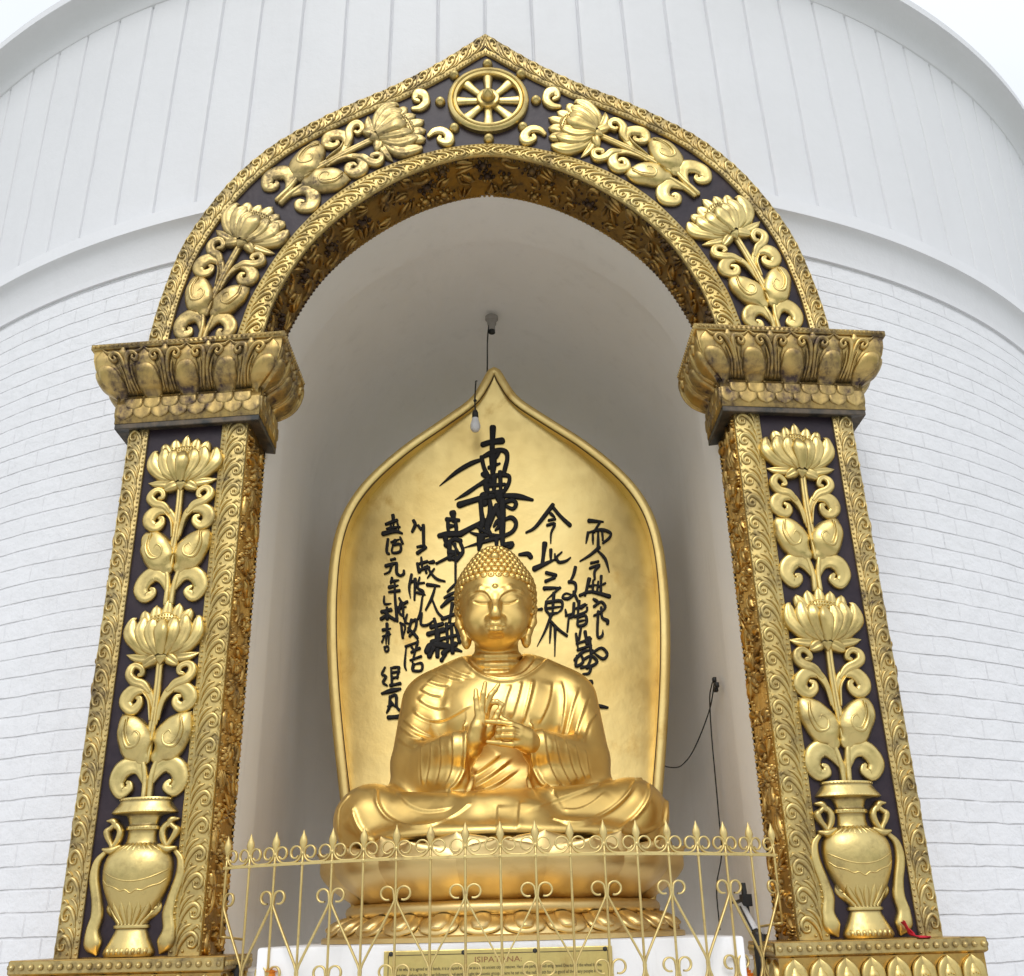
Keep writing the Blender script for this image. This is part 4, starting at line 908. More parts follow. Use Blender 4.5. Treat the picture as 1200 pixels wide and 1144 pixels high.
m = MB(); m.grid(ringm([(0, .22), (.5, .22)])); m.build('back', M['mandorla'], mand)
# brush lettering, raised strokes in black
def panel_hit(px):
    P = at(px, MY)
    for _ in range(3):
        q = np.array([MY+dish_y(p[0]-cx_, p[2], float(np.interp(p[2], zs, w_at))) for p in P]); d = rays(px); t = (q-CAM[1])/d[:, 1]; P = CAM+d*t[:, None]
    return P
def brush(name, strokes, ox, oy, s):
    m = MB()
    for pts, wd in strokes:
        P = panel_hit(Z(ox, oy, s, pts)); W = np.array(wd if hasattr(wd, '__len__') else [wd]*len(pts), float)
        if len(W) != len(pts): W = np.interp(np.linspace(0, 1, len(pts)), np.linspace(0, 1, len(W)), W)
        W = W*(1+RNG.uniform(-.14, .14, len(W))); W = W/s*.0056*.5*1.22; y0 = P[:, 1].mean()
        fn = lambda V: np.stack([V[:, 0], np.array([MY+dish_y(x-cx_, z, float(np.interp(z, zs, w_at))) for x, z in zip(V[:, 0], V[:, 2])])-.002-V[:, 1], V[:, 2]], 1)
        C = np.c_[P[:, 0], P[:, 2]]
        if len(C) == 2: C = np.vstack([C[0], C.mean(0), C[1]]); W = np.array([W[0]*1.05, W.mean()*.92, W[1]*1.08])
        W[-1] *= RNG.choice([.45, .75, 1.]); W[0] *= RNG.choice([.7, 1., 1.12])
        ribbon(m, C, W, .015, fn, nt=4, sub=4, edge=.92, floor=-.004)
    return m.build(name, M['black'], mand)
G_ = [([(493, 140), (490, 230), (488, 300), (490, 335)], [44, 36, 38, 40]), ([(418, 264), (470, 248), (560, 236)], [36, 34, 40]), ([(410, 358), (425, 430), (452, 492)], [26, 28, 30]), ([(428, 352), (480, 325), (545, 304), (592, 322), (600, 372), (586, 430), (574, 480)], [26, 30, 28, 30, 28, 28, 28]),
  ([(488, 325), (495, 400), (492, 480)], [70, 50, 40]), ([(465, 436), (545, 404)], 24), ([(545, 310), (520, 350), (500, 380)], [30, 30, 20]), ([(412, 375), (330, 405), (220, 470), (97, 570)], [26, 28, 24, 6]), ([(420, 484), (450, 502), (560, 490), (612, 500), (614, 542), (590, 590), (572, 622)], 28),
  ([(452, 530), (380, 570), (300, 625), (210, 675)], [30, 28, 24, 6]), ([(440, 560), (447, 600), (462, 642)], 40), ([(500, 500), (502, 640)], 34), ([(547, 470), (552, 640)], 30), ([(450, 572), (582, 560)], 26), ([(460, 622), (572, 612)], 30), ([(452, 525), (480, 545), (500, 555)], 36),
  ([(245, 712), (330, 685), (440, 656), (560, 645), (680, 650), (788, 675)], [44, 40, 36, 34, 34, 44]), ([(402, 680), (407, 760), (416, 840), (400, 905)], [30, 34, 38, 36]), ([(588, 690), (640, 680), (666, 705), (640, 742), (578, 714)], 26), ([(470, 680), (476, 780), (450, 880), (482, 950)], [40, 40, 36, 34]), ([(522, 720), (472, 840), (460, 902)], 30),
  ([(562, 680), (566, 800), (562, 920), (566, 1012)], [38, 40, 38, 42]), ([(520, 736), (545, 800), (562, 832)], 34), ([(500, 872), (530, 832), (540, 870), (512, 900)], 28), ([(580, 822), (632, 808), (666, 850), (640, 910), (560, 950), (450, 980), (280, 1030)], [28, 28, 28, 28, 26, 24, 8]), ([(250, 930), (340, 880), (440, 830)], [36, 34, 40]), ([(325, 918), (400, 940), (452, 940)], [14, 24, 26]),
  ([(404, 950), (388, 1045)], [44, 40]), ([(382, 878), (470, 932), (560, 940)], 20), ([(582, 1010), (638, 1000), (622, 1026), (596, 1024)], 30), ([(520, 975), (520, 1045)], 26), ([(690, 1082), (752, 1078), (775, 1100)], [24, 30, 36]), ([(540, 640), (545, 700)], 60), ([(430, 650), (430, 700)], 50)]
brush('inscription_column', G_, 500, 480, 6.353)
G2 = [([(195, 776), (203, 830)], [36, 30]), ([(150, 820), (240, 826)], 26), ([(157, 820), (162, 932)], 30), ([(216, 830), (222, 922)], 28), ([(165, 872), (212, 866)], 24), ([(95, 942), (160, 932), (252, 930)], 40), ([(140, 1012), (200, 970), (252, 980)], 30), ([(140, 962), (150, 1022)], 28), ([(167, 1000), (172, 1112)], 34), ([(250, 990), (270, 1060), (222, 1122)], 26), ([(200, 1000), (232, 1062)], 20), ([(170, 1064), (262, 1072)], 30), ([(165, 1108), (222, 1118)], 26)]
brush('inscription_column', G2, 500, 480, 6.353)
L_ = lambda *a: a
# left half of the board, by column (survey scale 4.238 from 430,590)
cA = [([(130, 62), (132, 110)], 14), ([(95, 105), (150, 85)], 14), ([(100, 128), (165, 118)], 14), ([(82, 152), (140, 140), (175, 150)], [20, 18, 10]), ([(150, 90), (158, 130)], 10), ([(120, 110), (110, 150)], 12), ([(165, 170), (178, 200)], 12), ([(105, 180), (98, 240), (110, 252)], 12), ([(120, 195), (160, 180)], 10), ([(130, 205), (125, 245), (165, 240), (165, 205), (130, 208)], 10), ([(140, 185), (140, 210)], 12),
      ([(120, 282), (140, 276)], 10), ([(95, 312), (150, 296)], 14), ([(125, 305), (112, 340), (88, 352)], 10), ([(148, 300), (148, 345), (165, 360), (182, 352), (184, 335)], 12),
      ([(125, 372), (118, 400)], 12), ([(118, 392), (158, 382)], 12), ([(112, 418), (155, 408)], 12), ([(110, 442), (162, 434)], 12), ([(138, 385), (140, 470), (148, 560), (150, 585)], [12, 12, 14, 16]), ([(86, 462), (88, 500), (120, 498)], 10), ([(160, 472), (178, 498), (200, 490)], 12), ([(168, 500), (160, 540), (178, 560)], 12), ([(150, 520), (195, 515)], 12), ([(178, 500), (182, 575)], 12),
      ([(75, 540), (118, 530)], 14), ([(100, 520), (100, 575)], 14), ([(72, 575), (100, 560), (140, 580)], 14), ([(85, 540), (115, 562)], 14), ([(100, 600), (100, 640)], 12), ([(80, 630), (118, 622)], 10), ([(78, 662), (118, 650)], 10), ([(98, 640), (95, 700)], 10), ([(110, 640), (108, 700)], 8), ([(75, 690), (88, 660)], 8), ([(88, 715), (92, 735), (106, 732), (106, 712), (88, 715)], 8)]
brush('inscription_column', cA, 430, 590, 4.238)
cB = [([(90, 815), (75, 850), (95, 860), (80, 890), (100, 905)], 11), ([(125, 818), (160, 812)], 12), ([(122, 842), (160, 836)], 10), ([(120, 818), (125, 905)], 10), ([(160, 815), (150, 870)], 10), ([(128, 868), (155, 862)], 9), ([(118, 905), (165, 895)], 11), ([(75, 945), (120, 932), (165, 922)], [16, 18, 16]), ([(115, 960), (112, 1010), (98, 1040)], [12, 12, 10]), ([(115, 962), (145, 955), (148, 1010), (175, 1035), (182, 1018)], 12), ([(120, 985), (140, 1010)], 10), ([(105, 1010), (132, 1000)], 9), ([(108, 1064), (165, 1060)], [14, 18])]
brush('inscription_column', cB, 430, 590, 4.238)
cC = [([(232, 88), (240, 108), (225, 142)], 14), ([(255, 112), (268, 130)], 13), ([(280, 112), (282, 215)], [16, 16]), ([(250, 218), (290, 210)], 12), ([(252, 248), (292, 220)], [16, 12]),
      ([(270, 270), (275, 330)], 14), ([(248, 305), (300, 290)], 13), ([(255, 335), (310, 318)], 13), ([(250, 300), (260, 340)], 14), ([(310, 295), (330, 292)], 16), ([(345, 300), (400, 272), (440, 255)], [8, 10, 6]), ([(300, 312), (320, 350), (350, 378), (388, 388)], [12, 11, 11, 14]), ([(335, 325), (300, 372)], 9), ([(290, 318), (295, 345)], 12),
      ([(222, 355), (210, 420), (216, 470)], 12), ([(208, 400), (235, 385)], 9), ([(240, 378), (236, 480)], 12), ([(262, 368), (252, 420), (280, 440), (275, 470)], 11), ([(248, 400), (285, 395)], 9), ([(250, 445), (290, 455)], 10), ([(300, 405), (362, 412)], 14), ([(340, 412), (322, 470), (292, 530)], [12, 12, 8]), ([(325, 480), (350, 540), (378, 570)], [8, 12, 16]),
      ([(275, 470), (265, 540), (250, 580)], [9, 10, 7]), ([(255, 575), (272, 545), (268, 600), (300, 605), (340, 575)], [8, 9, 10, 10, 7]), ([(170, 600), (178, 668)], 12), ([(200, 552), (190, 590), (215, 600)], 11), ([(222, 580), (205, 640)], 11), ([(222, 590), (245, 580), (240, 625), (212, 660)], 11), ([(205, 620), (235, 650), (250, 668)], 12), ([(165, 595), (190, 612), (180, 665)], 9),
      ([(195, 718), (188, 800), (195, 828)], 10), ([(192, 712), (250, 690), (252, 680)], 9), ([(222, 715), (240, 735)], 9), ([(222, 740), (262, 720)], 10), ([(252, 690), (225, 790)], 9), ([(215, 780), (270, 760)], 9), ([(232, 800), (228, 830), (270, 830), (272, 795), (235, 800)], 11)]
brush('inscription_column', cC, 430, 590, 4.238)
cD = [([(400, 440), (440, 400)], 12), ([(385, 470), (440, 440)], 14), ([(370, 515), (410, 480), (440, 470)], [18, 16, 14]), ([(425, 500), (410, 590)], 14), ([(375, 575), (440, 550)], 14), ([(440, 200), (440, 440)], [12, 10]), ([(335, 575), (350, 640)], 18), ([(320, 615), (375, 600)], 18), ([(305, 650), (380, 630)], 20), ([(325, 690), (385, 670)], 20), ([(300, 735), (320, 705), (390, 710), (470, 735)], [26, 26, 26, 20]), ([(310, 760), (330, 720)], 20), ([(350, 640), (350, 760)], 20), ([(370, 780), (390, 750)], 14), ([(400, 620), (430, 600)], 16), ([(420, 600), (425, 740)], 16), ([(390, 670), (470, 650)], 14), ([(440, 600), (460, 690)], 14), ([(380, 745), (440, 700)], 20), ([(395, 600), (400, 690)], 14)]
brush('inscription_column', cD, 430, 590, 4.238)
# right half (survey scale 4.233 from 610,580)
cE = [([(160, 52), (120, 105), (70, 165), (28, 188)], [18, 16, 14, 8]), ([(158, 60), (200, 110), (245, 152)], [14, 14, 22]), ([(150, 95), (170, 112)], 12), ([(140, 128), (172, 122)], 11), ([(132, 152), (170, 146), (152, 190), (150, 240)], [11, 11, 10, 12]),
      ([(120, 245), (108, 345)], [20, 18]), ([(70, 368), (130, 340), (170, 322)], [20, 14, 10]), ([(150, 275), (150, 335)], 13), ([(170, 295), (172, 325)], 11), ([(205, 285), (180, 310), (190, 335), (225, 330), (248, 312)], [10, 11, 12, 11, 8]),
      ([(128, 388), (175, 400)], [14, 16]), ([(125, 430), (168, 412)], 13), ([(118, 465), (200, 462)], [14, 13]), ([(195, 462), (130, 520)], 9), ([(128, 532), (125, 570), (150, 600)], 12), ([(130, 535), (200, 528), (205, 565), (180, 590)], 12), ([(165, 490), (158, 600)], 13), ([(130, 565), (200, 555)], 11), ([(145, 595), (185, 585)], 12), ([(152, 600), (120, 680), (82, 752)], [12, 11, 6]), ([(150, 630), (190, 670), (230, 700)], [10, 12, 14]), ([(150, 650), (145, 735)], 12), ([(172, 660), (170, 800)], [12, 5]), ([(72, 572), (105, 568)], [8, 12])]
brush('inscription_column', cE, 610, 580, 4.233)
cF = [([(340, 130), (410, 135)], [14, 12]), ([(395, 135), (365, 185)], 11), ([(335, 190), (325, 240)], 12), ([(338, 188), (400, 175), (445, 190), (440, 215), (410, 240)], [11, 12, 13, 13, 10]), ([(358, 195), (360, 245)], 11), ([(385, 190), (385, 262)], 12), ([(405, 185), (408, 225)], 10), ([(390, 262), (345, 300), (295, 330)], [14, 12, 8]), ([(380, 275), (420, 320), (440, 385)], [11, 12, 6]), ([(350, 340), (385, 332)], 11), ([(345, 365), (392, 350), (368, 380), (368, 420)], 11),
      ([(340, 420), (320, 500)], 14), ([(295, 500), (350, 482), (440, 505)], [14, 13, 15]), ([(360, 425), (358, 480)], 11), ([(385, 432), (380, 480)], 11), ([(400, 405), (398, 480)], 12), ([(420, 440), (390, 455)], 10), ([(345, 455), (375, 448)], 10), ([(362, 518), (380, 530)], 14), ([(365, 555), (400, 532), (420, 560), (390, 590)], 12), ([(400, 560), (405, 610), (430, 625), (432, 640)], [11, 11, 14, 12]), ([(385, 580), (382, 700), (405, 700), (408, 670)], [12, 12, 12, 6]), ([(365, 600), (400, 585)], 10)]
brush('inscription_column', cF, 610, 580, 4.233)
cG = [([(272, 362), (262, 400), (240, 440)], [12, 13, 14]), ([(240, 432), (270, 440), (272, 480), (240, 515), (208, 510), (225, 490), (262, 500)], [12, 12, 13, 13, 10, 9, 8]), ([(262, 480), (285, 530)], 12), ([(222, 570), (228, 600)], 11), ([(240, 600), (232, 680)], 11), ([(265, 540), (260, 600), (245, 610)], 12), ([(290, 530), (285, 590)], 12), ([(262, 570), (320, 545)], 11), ([(300, 560), (330, 545)], 13), ([(270, 605), (325, 580), (330, 560)], 11), ([(285, 600), (285, 650), (325, 640), (322, 600), (288, 610)], 12), ([(285, 630), (322, 622)], 10), ([(225, 600), (262, 590)], 9),
      ([(300, 660), (290, 720)], 12), ([(275, 690), (285, 760)], 13), ([(278, 740), (350, 715)], 12), ([(320, 680), (330, 740)], 13), ([(285, 770), (350, 748)], 13), ([(270, 820), (310, 780), (360, 770)], 12), ([(340, 710), (350, 800), (330, 860)], 12), ([(350, 790), (400, 760), (430, 790), (410, 815), (370, 790)], 11), ([(280, 800), (275, 850), (310, 830), (300, 790)], 11), ([(310, 820), (350, 800), (380, 830), (340, 855), (305, 850)], 12), ([(300, 860), (345, 850), (340, 885), (310, 890)], 12), ([(330, 935), (352, 930), (345, 942)], 18), ([(368, 1045), (400, 1050), (432, 1056)], [18, 14, 18])]
brush('inscription_column', cG, 610, 580, 4.233)
# ------------------------------------------------------------------ plinth and plaque
plinth = thing('white_plinth', (.02, .4, GZ), 'low white painted block under the lotus throne, edges chipped', 'plinth')
m = MB(); bm_ = bmesh.new(); bmesh.ops.create_cube(bm_, size=1)
def bevbox(mb, x0, x1, y0, y1, z0, z1, b=.012, seg=2):
    q = bmesh.new(); bmesh.ops.create_cube(q, size=1)
    for v in q.verts: v.co = Vector(((x0+x1)/2+v.co.x*(x1-x0), (y0+y1)/2+v.co.y*(y1-y0), (z0+z1)/2+v.co.z*(z1-z0)))
    bmesh.ops.bevel(q, geom=q.edges[:], offset=b, segments=seg, affect='EDGES', profile=.5); q.verts.ensure_lookup_table()
    mb.add([v.co[:] for v in q.verts], [[v.index for v in f.verts] for f in q.faces]); q.free(); return mb
bm_.free()
bevbox(m, -1.04, 1.05, -.20, 1.95, -.62, .028); m.build('block', M['plinth'], plinth, auto=40)
plaque = thing('brass_plaque', (0, -.21, -.1), 'engraved brass plaque fixed to the white plinth face behind the fence', 'plaque')
PXL = at([(450, 1115), (717, 1108)], -.21); px0, px1, pz = PXL[0][0], PXL[1][0], (PXL[0][2]+PXL[1][2])/2
m = MB(); bevbox(m, px0, px1, -.212, -.2005, pz-.46, pz, .003); plate = m.build('plate', gold('plaque_brass', (.72, .60, .24), (.4, .28, .09), (.5, .8), (.35, .5), 6, 30, bump=.05), plaque, smooth=False)
m = MB()
for (a, b, c, d) in ((px0+.018, px1-.018, pz-.0195, pz-.0165), (px0+.018, px0+.021, pz-.45, pz-.0195), (px1-.021, px1-.018, pz-.45, pz-.0195)): m.box(a, b, -.2140, -.2116, c, d)
m.build('border_line', plain('plaque_line', (.10, .07, .03), .6), plaque, smooth=False)
def text(name, body, x, z, size, y, mat, parent, ext=.0012, align='CENTER', width=None):
    c = bpy.data.curves.new(name, 'FONT'); c.body = body; c.size = size; c.extrude = ext; c.align_x = align; c.resolution_u = 2
    o = bpy.data.objects.new(name, c); COL.objects.link(o); bpy.context.view_layer.update()
    me = bpy.data.meshes.new_from_object(o); bpy.data.objects.remove(o)
    n = len(me.vertices); co = np.zeros(n*3); me.vertices.foreach_get('co', co); co = co.reshape(-1, 3)
    if width: co[:, 0] *= width/max(1e-6, np.ptp(co[:, 0]))
    V = np.stack([x+co[:, 0], y-co[:, 2], z+co[:, 1]], 1)
    mb = MB(); mb.add(V, [tuple(p.vertices) for p in me.polygons]); return mb.build(name, mat, parent, smooth=False)
ink = plain('engraved_ink', (.07, .05, .025), .6); pc = (px0+px1)/2; W_ = px1-px0
redink = plain('heading_ink', (.30, .13, .05), .6)
text('plaque_heading', 'ISIPATANA:', pc-.0, pz-.052, .031, -.2135, redink, plaque, width=.20)
lines = ['As to what it is agreed on all hands, it is accepted even now as a most ancient city of renown. Here the perfectly well enlightened One turned the wheel for the', 'first time before his first five followers, and gently taught the ascetic group. There he set out the noble path for the good of the many people in the',
         'world, the cause of the sorrow and the end of it, and showed the way by which to get free from the misery of suffering', 'to all the sentient of the land, the turning of the wheel of the law that none is to turn back.']
for i, l in enumerate(lines): text('plaque_text', l, pc-(.0 if i < 2 else .07), pz-.078-.0235*i, .019, -.2135, ink, plaque, width=W_*(.9 if i < 2 else .75))
text('plaque_heading', 'SARNATH:', pc, pz-.196, .026, -.2135, redink, plaque, width=.15)
for i in range(4): text('plaque_text', lines[(i+1) % 4], pc, pz-.222-.0235*i, .019, -.2135, ink, plaque, width=W_*.88)
m = MB()
for x in (px0+.03, px0+.34, px1-.33, px1-.03): m.lathe([(.001, 0), (.008, 0.001), (.010, .004), (.010, .010)], (0, 0), 10); m.v[-1] = np.stack([x+m.v[-1][:, 0], -.218+m.v[-1][:, 2], pz-.012+m.v[-1][:, 1]], 1)
m.build('plaque_screws', M['cable'], plaque)

# ------------------------------------------------------------------ fence
FR = 2.153; FCX, FCY = .01, -.45+FR; NB = 19
FA = math.asin(1.25/FR); zrail = .36
fence = thing('iron_fence', (FCX, -.45, -.62), 'gold painted iron fence with spear tips and scrolls, bowed in front of the niche', 'fence')
def fp(a, z, r=0.): return (FCX+(FR+r)*math.sin(a), FCY-(FR+r)*math.cos(a), z)
fa_ = lambda i: -FA+2*FA*i/(NB-1)
DA = 2*FA/(NB-1); ff2 = lambda V: np.array([fp(a, z, h) for a, h, z in V])
m = MB(); q = np.linspace(-FA-.006, FA+.006, 60)
rail = lambda z, hh, rr: m.grid(np.array([[fp(a, z+dz, dr) for dz, dr in ((-hh, -rr), (hh, -rr), (hh, rr), (-hh, rr))] for a in q]), closed_v=True)
rail(zrail, .0055, .009); rail(-.44, .0055, .009); m.build('rail', M['fence'], fence, smooth=False)
def bowed(P, r=.0055, n=6):    # path in (angle offset in metres, z) -> on the bowed sheet
    return lambda a0, dr: [fp(a0+x/FR, z, dr) for x, z in P]
step = DA*FR
def spiral(cx, cz, r0, r1, a0, turns, n=22):
    t = np.linspace(0, 1, n); return [(cx+(r0+(r1-r0)*k)*math.cos(a0+turns*2*PI*k), cz+(r0+(r1-r0)*k)*math.sin(a0+turns*2*PI*k)) for k in t]
def flat_scroll(mb, P, a0, dr=.006, th=.0034, wd=.0055):
    P = catmull(P, 2); T = np.gradient(P, axis=0); T /= np.linalg.norm(T, axis=1)[:, None]+1e-9; N = np.stack([-T[:, 1], T[:, 0]], 1)
    mb.grid(np.array([[fp(a0+(p[0]+n[0]*a)/FR, p[1]+n[1]*a, b) for a, b in ((-th, -wd), (th, -wd), (th, wd), (-th, wd))] for p, n in zip(P, N)]), closed_v=True)
for i in range(NB):
    a = fa_(i); m = MB(); end = i in (0, NB-1); top = .405
    zb_ = -.62 if not end else .075
    m.tube([fp(a, z) for z in (zb_, zrail, top)], .0055, 8); m.tube([fp(a, zrail-.012), fp(a, zrail-.004), fp(a, zrail+.004), fp(a, zrail+.012)], [.004, .011*random.uniform(.85, 1.15), .0105, .004], 7); m.tube([fp(a, top-.012), fp(a, top-.004), fp(a, top+.006)], [.005, .0098*random.uniform(.9, 1.2), .006], 7)
    bar = m.build('bar', M['fence'], fence)
    m = MB(); tl = random.uniform(-.006, .006)
    prof = [(.0065, top-.005), (.009, top), (.0065, top+.006), (.008, top+.012), (.018, top+.04), (.015, top+.058), (.006, top+.078), (.0006, top+.095)]
    m.v.append(np.array([(fp(a, z)[0]+r*math.cos(t)+tl*(z-top)*2, fp(a, z)[1]+r*.55*math.sin(t), z) for r, z in prof for t in np.linspace(0, 2*PI, 9)[:-1]])); m.n = len(m.v[0])
    m.f = [(j*8+k_, (j+1)*8+k_, (j+1)*8+(k_+1) % 8, j*8+(k_+1) % 8) for j in range(len(prof)-1) for k_ in range(8)]; m.build('spear_tip', M['fence'], bar)
    if i < NB-1:
        m = MB(); h = step/2; c = []
        L1 = [(.038+k_*math.cos(t), .404+k_*math.sin(t)) for t, k_ in zip(np.linspace(-2.6, 2.75, 22), np.linspace(.019, .031, 22))]
        left = L1+[(.0075, .402), (.012, .388), (.026, .373), (.046, .3665), (h, .3655)]
        P = left+[(step-x, z) for x, z in left[::-1][1:]]
        flat_scroll(m, P, a); m.build('scroll', M['fence'], fence)
    if i % 2 == 0:
        for s in (-1, 1):
            if (i == 0 and s < 0) or (i == NB-1 and s > 0): continue
            m = MB()
            P = [(s*(.036+.028*math.cos(t)), .226+.026*math.sin(t)) for t in np.linspace(-1.9, 2.75, 20)]+[(s*.005, .205), (s*.012, .18), (s*.5*step, .07), (s*(step-.010), -.042), (s*(step-.004), -.07), (s*(step-.006), -.10), (s*(step-.03), -.15), (s*(step-.055), -.165)]
            flat_scroll(m, P, a, th=.0036); m.build('brace_scroll', M['fence'], fence)
            m = MB()
            if not end:
                P = [(s*(.036+.028*math.cos(t)), -.072+.026*math.sin(t)) for t in np.linspace(-1.9, 2.75, 20)]+[(s*.006, -.094), (s*.014, -.13), (s*.045, -.163), (s*.5*step, -.17), (s*(step-.02), -.15)]
                flat_scroll(m, P, a, th=.0036); m.build('lower_scroll', M['fence'], fence)
for s in (-1, 1):
    m = MB(); a = s*FA; m.tube([fp(a, .075), fp(a-s*.012, .073, .0), (fp(a, 0)[0]-s*.07, fp(a, 0)[1]+.12, .062)], .0055, 6); m.build('tie_rod', M['fence'], fence)

# ------------------------------------------------------------------ lamp, bulb, cables, scraps
sp_ = (0.0, 1.69, 4.40)
so = thing('lamp_socket', sp_, 'empty grey lamp socket screwed to the niche ceiling above the backplate', 'lamp socket')
m = MB(); m.lathe([(.0, 4.43), (.05, 4.43), (.05, 4.405), (.038, 4.395), (.034, 4.36), (.026, 4.35), (.026, 4.31), (.018, 4.308), (.018, 4.325), (0, 4.325)], (sp_[0], sp_[1]), 20); m.build('socket_body', M['socket'], so, auto=40)
m = MB(); m.lathe([(.014, 4.32), (.024, 4.31), (.0255, 4.285), (.018, 4.28), (0.001, 4.285)], (sp_[0], sp_[1]), 16); m.build('socket_mouth', M['cable'], so)
m = MB(); top = at([(573, 392)], 1.69)[0]; b0 = at([(571, 432)], 1.48)[0]; m.tube(catmull([(sp_[0]-.02, sp_[1], 4.39), (sp_[0]-.035, 1.66, 4.2), (b0[0], b0[1]+.06, b0[2]+.06), (b0[0]-.01, b0[1]+.14, b0[2]-.2)], 6), .0055, 6)
tag(m.build('lamp_cable', M['cable'], None), 'thin cable running from the ceiling socket down behind the backplate', 'cable')
bp = at([(557, 497)], 1.36)[0]
bl = thing('light_bulb', tuple(bp), 'white light bulb hanging unlit on a black cord before the backplate', 'light bulb')
m = MB(); R_ = [(.001, -.062), (.022, -.056), (.034, -.035), (.036, -.012), (.030, .012), (.024, .03), (.0235, .045)]
m.lathe([(r, bp[2]+z) for r, z in R_], (bp[0], bp[1]), 20); m.build('glass', M['bulb'], bl)
m = MB(); m.lathe([(.001, bp[2]+.112), (.014, bp[2]+.108), (.021, bp[2]+.09), (.023, bp[2]+.043), (.001, bp[2]+.043)], (bp[0], bp[1]), 16); m.build('holder', M['cable'], bl)
t1 = at([(558, 447)], 1.44)[0]; m = MB(); m.tube([(bp[0], bp[1], bp[2]+.105), (bp[0]-.002, bp[1]+.01, bp[2]+.2), (t1[0]-.002, t1[1]-.02, t1[2]-.01), (t1[0]+.004, t1[1]+.015, t1[2]+.012)], .0055, 6)
dome(m, bp[0], bp[2]+.19, .013, .012, lambda V: np.stack([V[:, 0], bp[1]+.008-V[:, 1], V[:, 2]], 1)); m.build('cord', M['cable'], bl)
# cable and bracket on the right side wall of the niche
wx = 1.335
def onx(px): d = rays(px); t = (wx-CAM[0])/d[:, 0]; return CAM+d*t[:, None]
hk = onx([(837, 800)])[0]
m = MB(); pp = [(837, 800), (835, 815), (832, 830), (826, 848), (818, 868), (810, 884), (803, 893), (795, 899), (783, 899), (776, 896)]
P1 = np.vstack([at([p], y_) for p, y_ in zip(pp, np.r_[onx(pp[:7])[:, 1]*np.array([.993, .98, .965, .94, .91, .88, .85]), 1.93, 1.80, 1.72])]); m.tube(catmull(P1, 4), .0042, 6)
P2 = onx([(837, 800), (834, 818), (836, 860), (840, 905), (844, 950), (848, 1000), (842, 1040), (846, 1090)]); P2[:, 0] -= .012; m.tube(catmull(P2, 4), .0042, 6)
for q in onx([(839, 797), (842, 803), (841, 808)]): m.box(q[0]-.02, q[0], q[1]-.02, q[1]+.02, q[2]-.014, q[2]+.014)
tag(m.build('wall_cable', M['cable']), 'black twisted cable looping from a hook on the right niche wall', 'cable')
br = onx([(878, 1060)])[0]
bt = thing('tube_lamp', (wx, br[1], br[2]), 'small tube lamp with black bracket on the right niche wall behind the fence', 'lamp')
m = MB(); q = onx([(877, 1035), (880, 1055), (884, 1080), (886, 1140)]); q[:, 0] -= .03
m.tube(q[:3], [.014, .016, .014], 6); c = q[1]; m.box(c[0]-.02, c[0]+.03, c[1]-.03, c[1]+.05, c[2]-.03, c[2]+.03); e = onx([(867, 1058)])[0]; m.tube([c, (e[0]-.05, e[1], e[2])], [.016, .005], 5); m.build('bracket', M['cable'], bt, smooth=False)
m = MB(); q2 = onx([(880, 1062), (897, 1092)]); q2[:, 0] -= .05; m.tube([q2[0], q2.mean(0), q2[1]], .022, 10); m.build('tube', M['white_metal'], bt)
m = MB(); q3 = onx([(898, 1093), (901, 1098)]); q3[:, 0] -= .05; m.tube([q3[0], q3.mean(0), q3[1]], .024, 10); q4 = onx([(884, 1062), (899, 1090)]); q4[:, 0] -= .075; m.tube(list(q4), .005, 5); m.build('end_cap', M['cable'], bt)
# dark uprights by the plinth; the right one added for the gap's darkness
m = MB(); q = onx([(875, 1096)])[0]; m.tube([(1.19, .1, -.62), (1.19, .1, -.2), (1.19, .1, .03)], .035, 12); tag(m.build('dark_upright', M['cable']), 'dark upright filling the dark gap between the white plinth and right pillar foot', 'upright')
m = MB(); m.tube([(-1.19, .05, -.62), (-1.19, .05, -.2), (-1.19, .05, -.02)], .035, 12); tag(m.build('dark_upright', M['cable']), 'dark short upright standing between the white plinth and left pillar foot', 'upright')
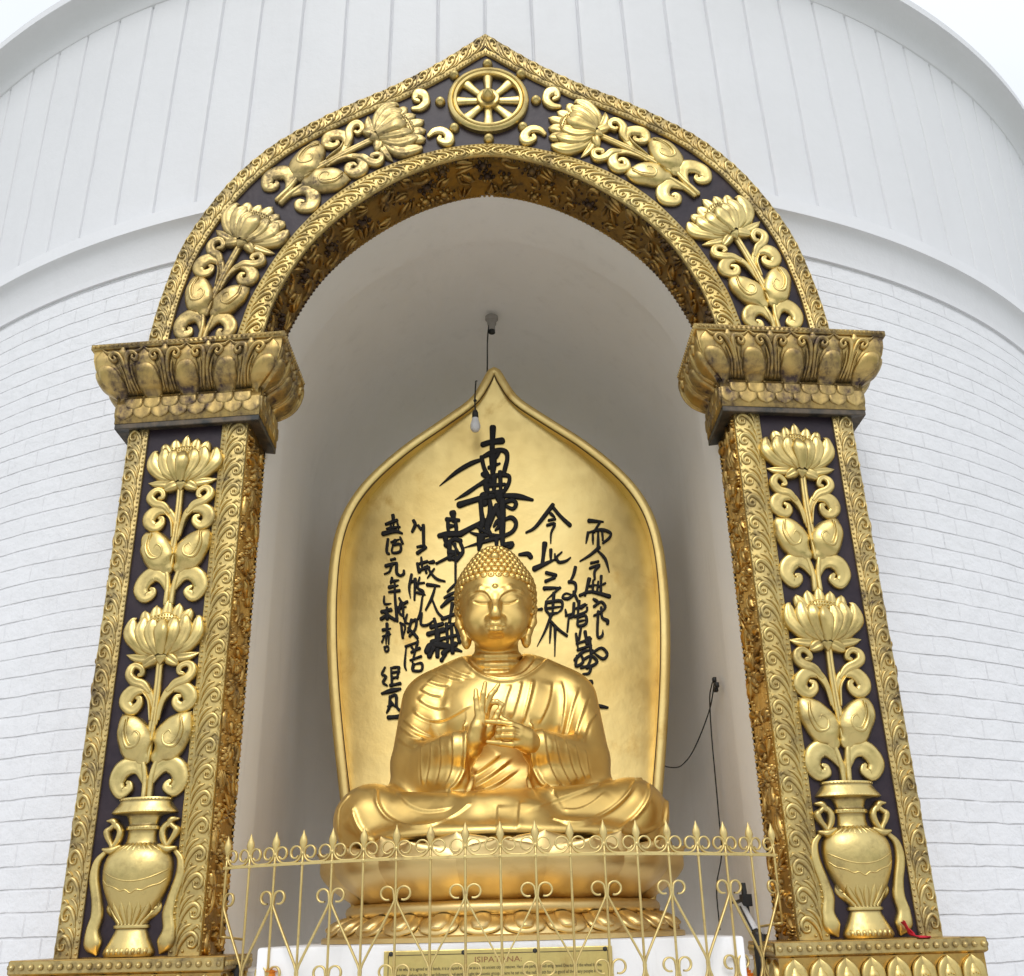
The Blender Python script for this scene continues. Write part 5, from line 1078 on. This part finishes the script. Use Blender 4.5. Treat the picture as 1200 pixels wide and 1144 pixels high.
# red cloth scrap on the right pedestal
c = at([(1060, 1096)], -.12)[0]; m = MB(); V = []
for t in np.linspace(0, 1, 12):
    p = catmull([(1051, 1079), (1057, 1088), (1062, 1096), (1078, 1098)], 6); i = t*(len(p)-1); a = p[int(i)]; w_ = 3.+14*math.sin(min(1, t*1.3)*PI)*.55
    b = at([(a[0]-w_*.3, a[1]-w_*.2), (a[0]+w_*.5, a[1]+w_*.5)], 0); V.append([(*(b[0]*(1-s)+b[1]*s)[:1], KW*(1.75**2-X0)-.080-.030*math.sin(s*PI*1.5+t*5)-.03*t, max(.004, (b[0]*(1-s)+b[1]*s)[2])) for s in np.linspace(0, 1, 7)])
m.grid(np.array(V)); cl = m.build('red_cloth', M['redcloth']); tag(cl, 'torn scrap of red cloth on the ledge at the right vase foot', 'cloth')
sm_ = cl.modifiers.new('thickness', 'SOLIDIFY'); sm_.thickness = .004
# marigold on the fence
c = at([(872, 1143)], -.12)[0]; m = MB()
for i in range(5):
    for j in range(14):
        a = j*2*PI/14+i*.2; r = .058-.009*i; h = .012*i; V = []
        for t in np.linspace(0, 1, 4):
            rr = r*(.25+.75*t); w_ = .016*math.sin(.35+t*2.2); V.append([(c[0]+rr*math.cos(a)-w_*s*math.sin(a), c[1]+.9*(rr*math.sin(a)+w_*s*math.cos(a))-.0, c[2]-.03+h+.016*t*t-.006*s*s) for s in (-1, 0, 1)])
        m.grid(np.array(V))
m.lathe([(.04, c[2]-.07), (.05, c[2]-.03), (.02, c[2]+.02), (.001, c[2]+.03)], (c[0], c[1]), 14)
tag(m.build('marigold_flower', M['marigold']), 'orange marigold flower head stuck low on the fence by the right pillar', 'flower')
c = at([(318, 1141)], -.20)[0]; m = MB()
for j in range(16):
    a = j*2*PI/16; V = [[(c[0]+rr*math.cos(a)-.008*s*math.sin(a), c[1]+rr*math.sin(a)+.008*s*math.cos(a), c[2]+.01*rr/.03) for s in (-1, 0, 1)] for rr in (.005, .018, .03)]; m.grid(np.array(V))
m.lathe([(.001, c[2]-.02), (.018, c[2]-.01), (.014, c[2]+.012), (.001, c[2]+.016)], (c[0], c[1]), 10)
tag(m.build('marigold_flower', M['marigold']), 'small orange marigold caught on the fence left of the plaque', 'flower')
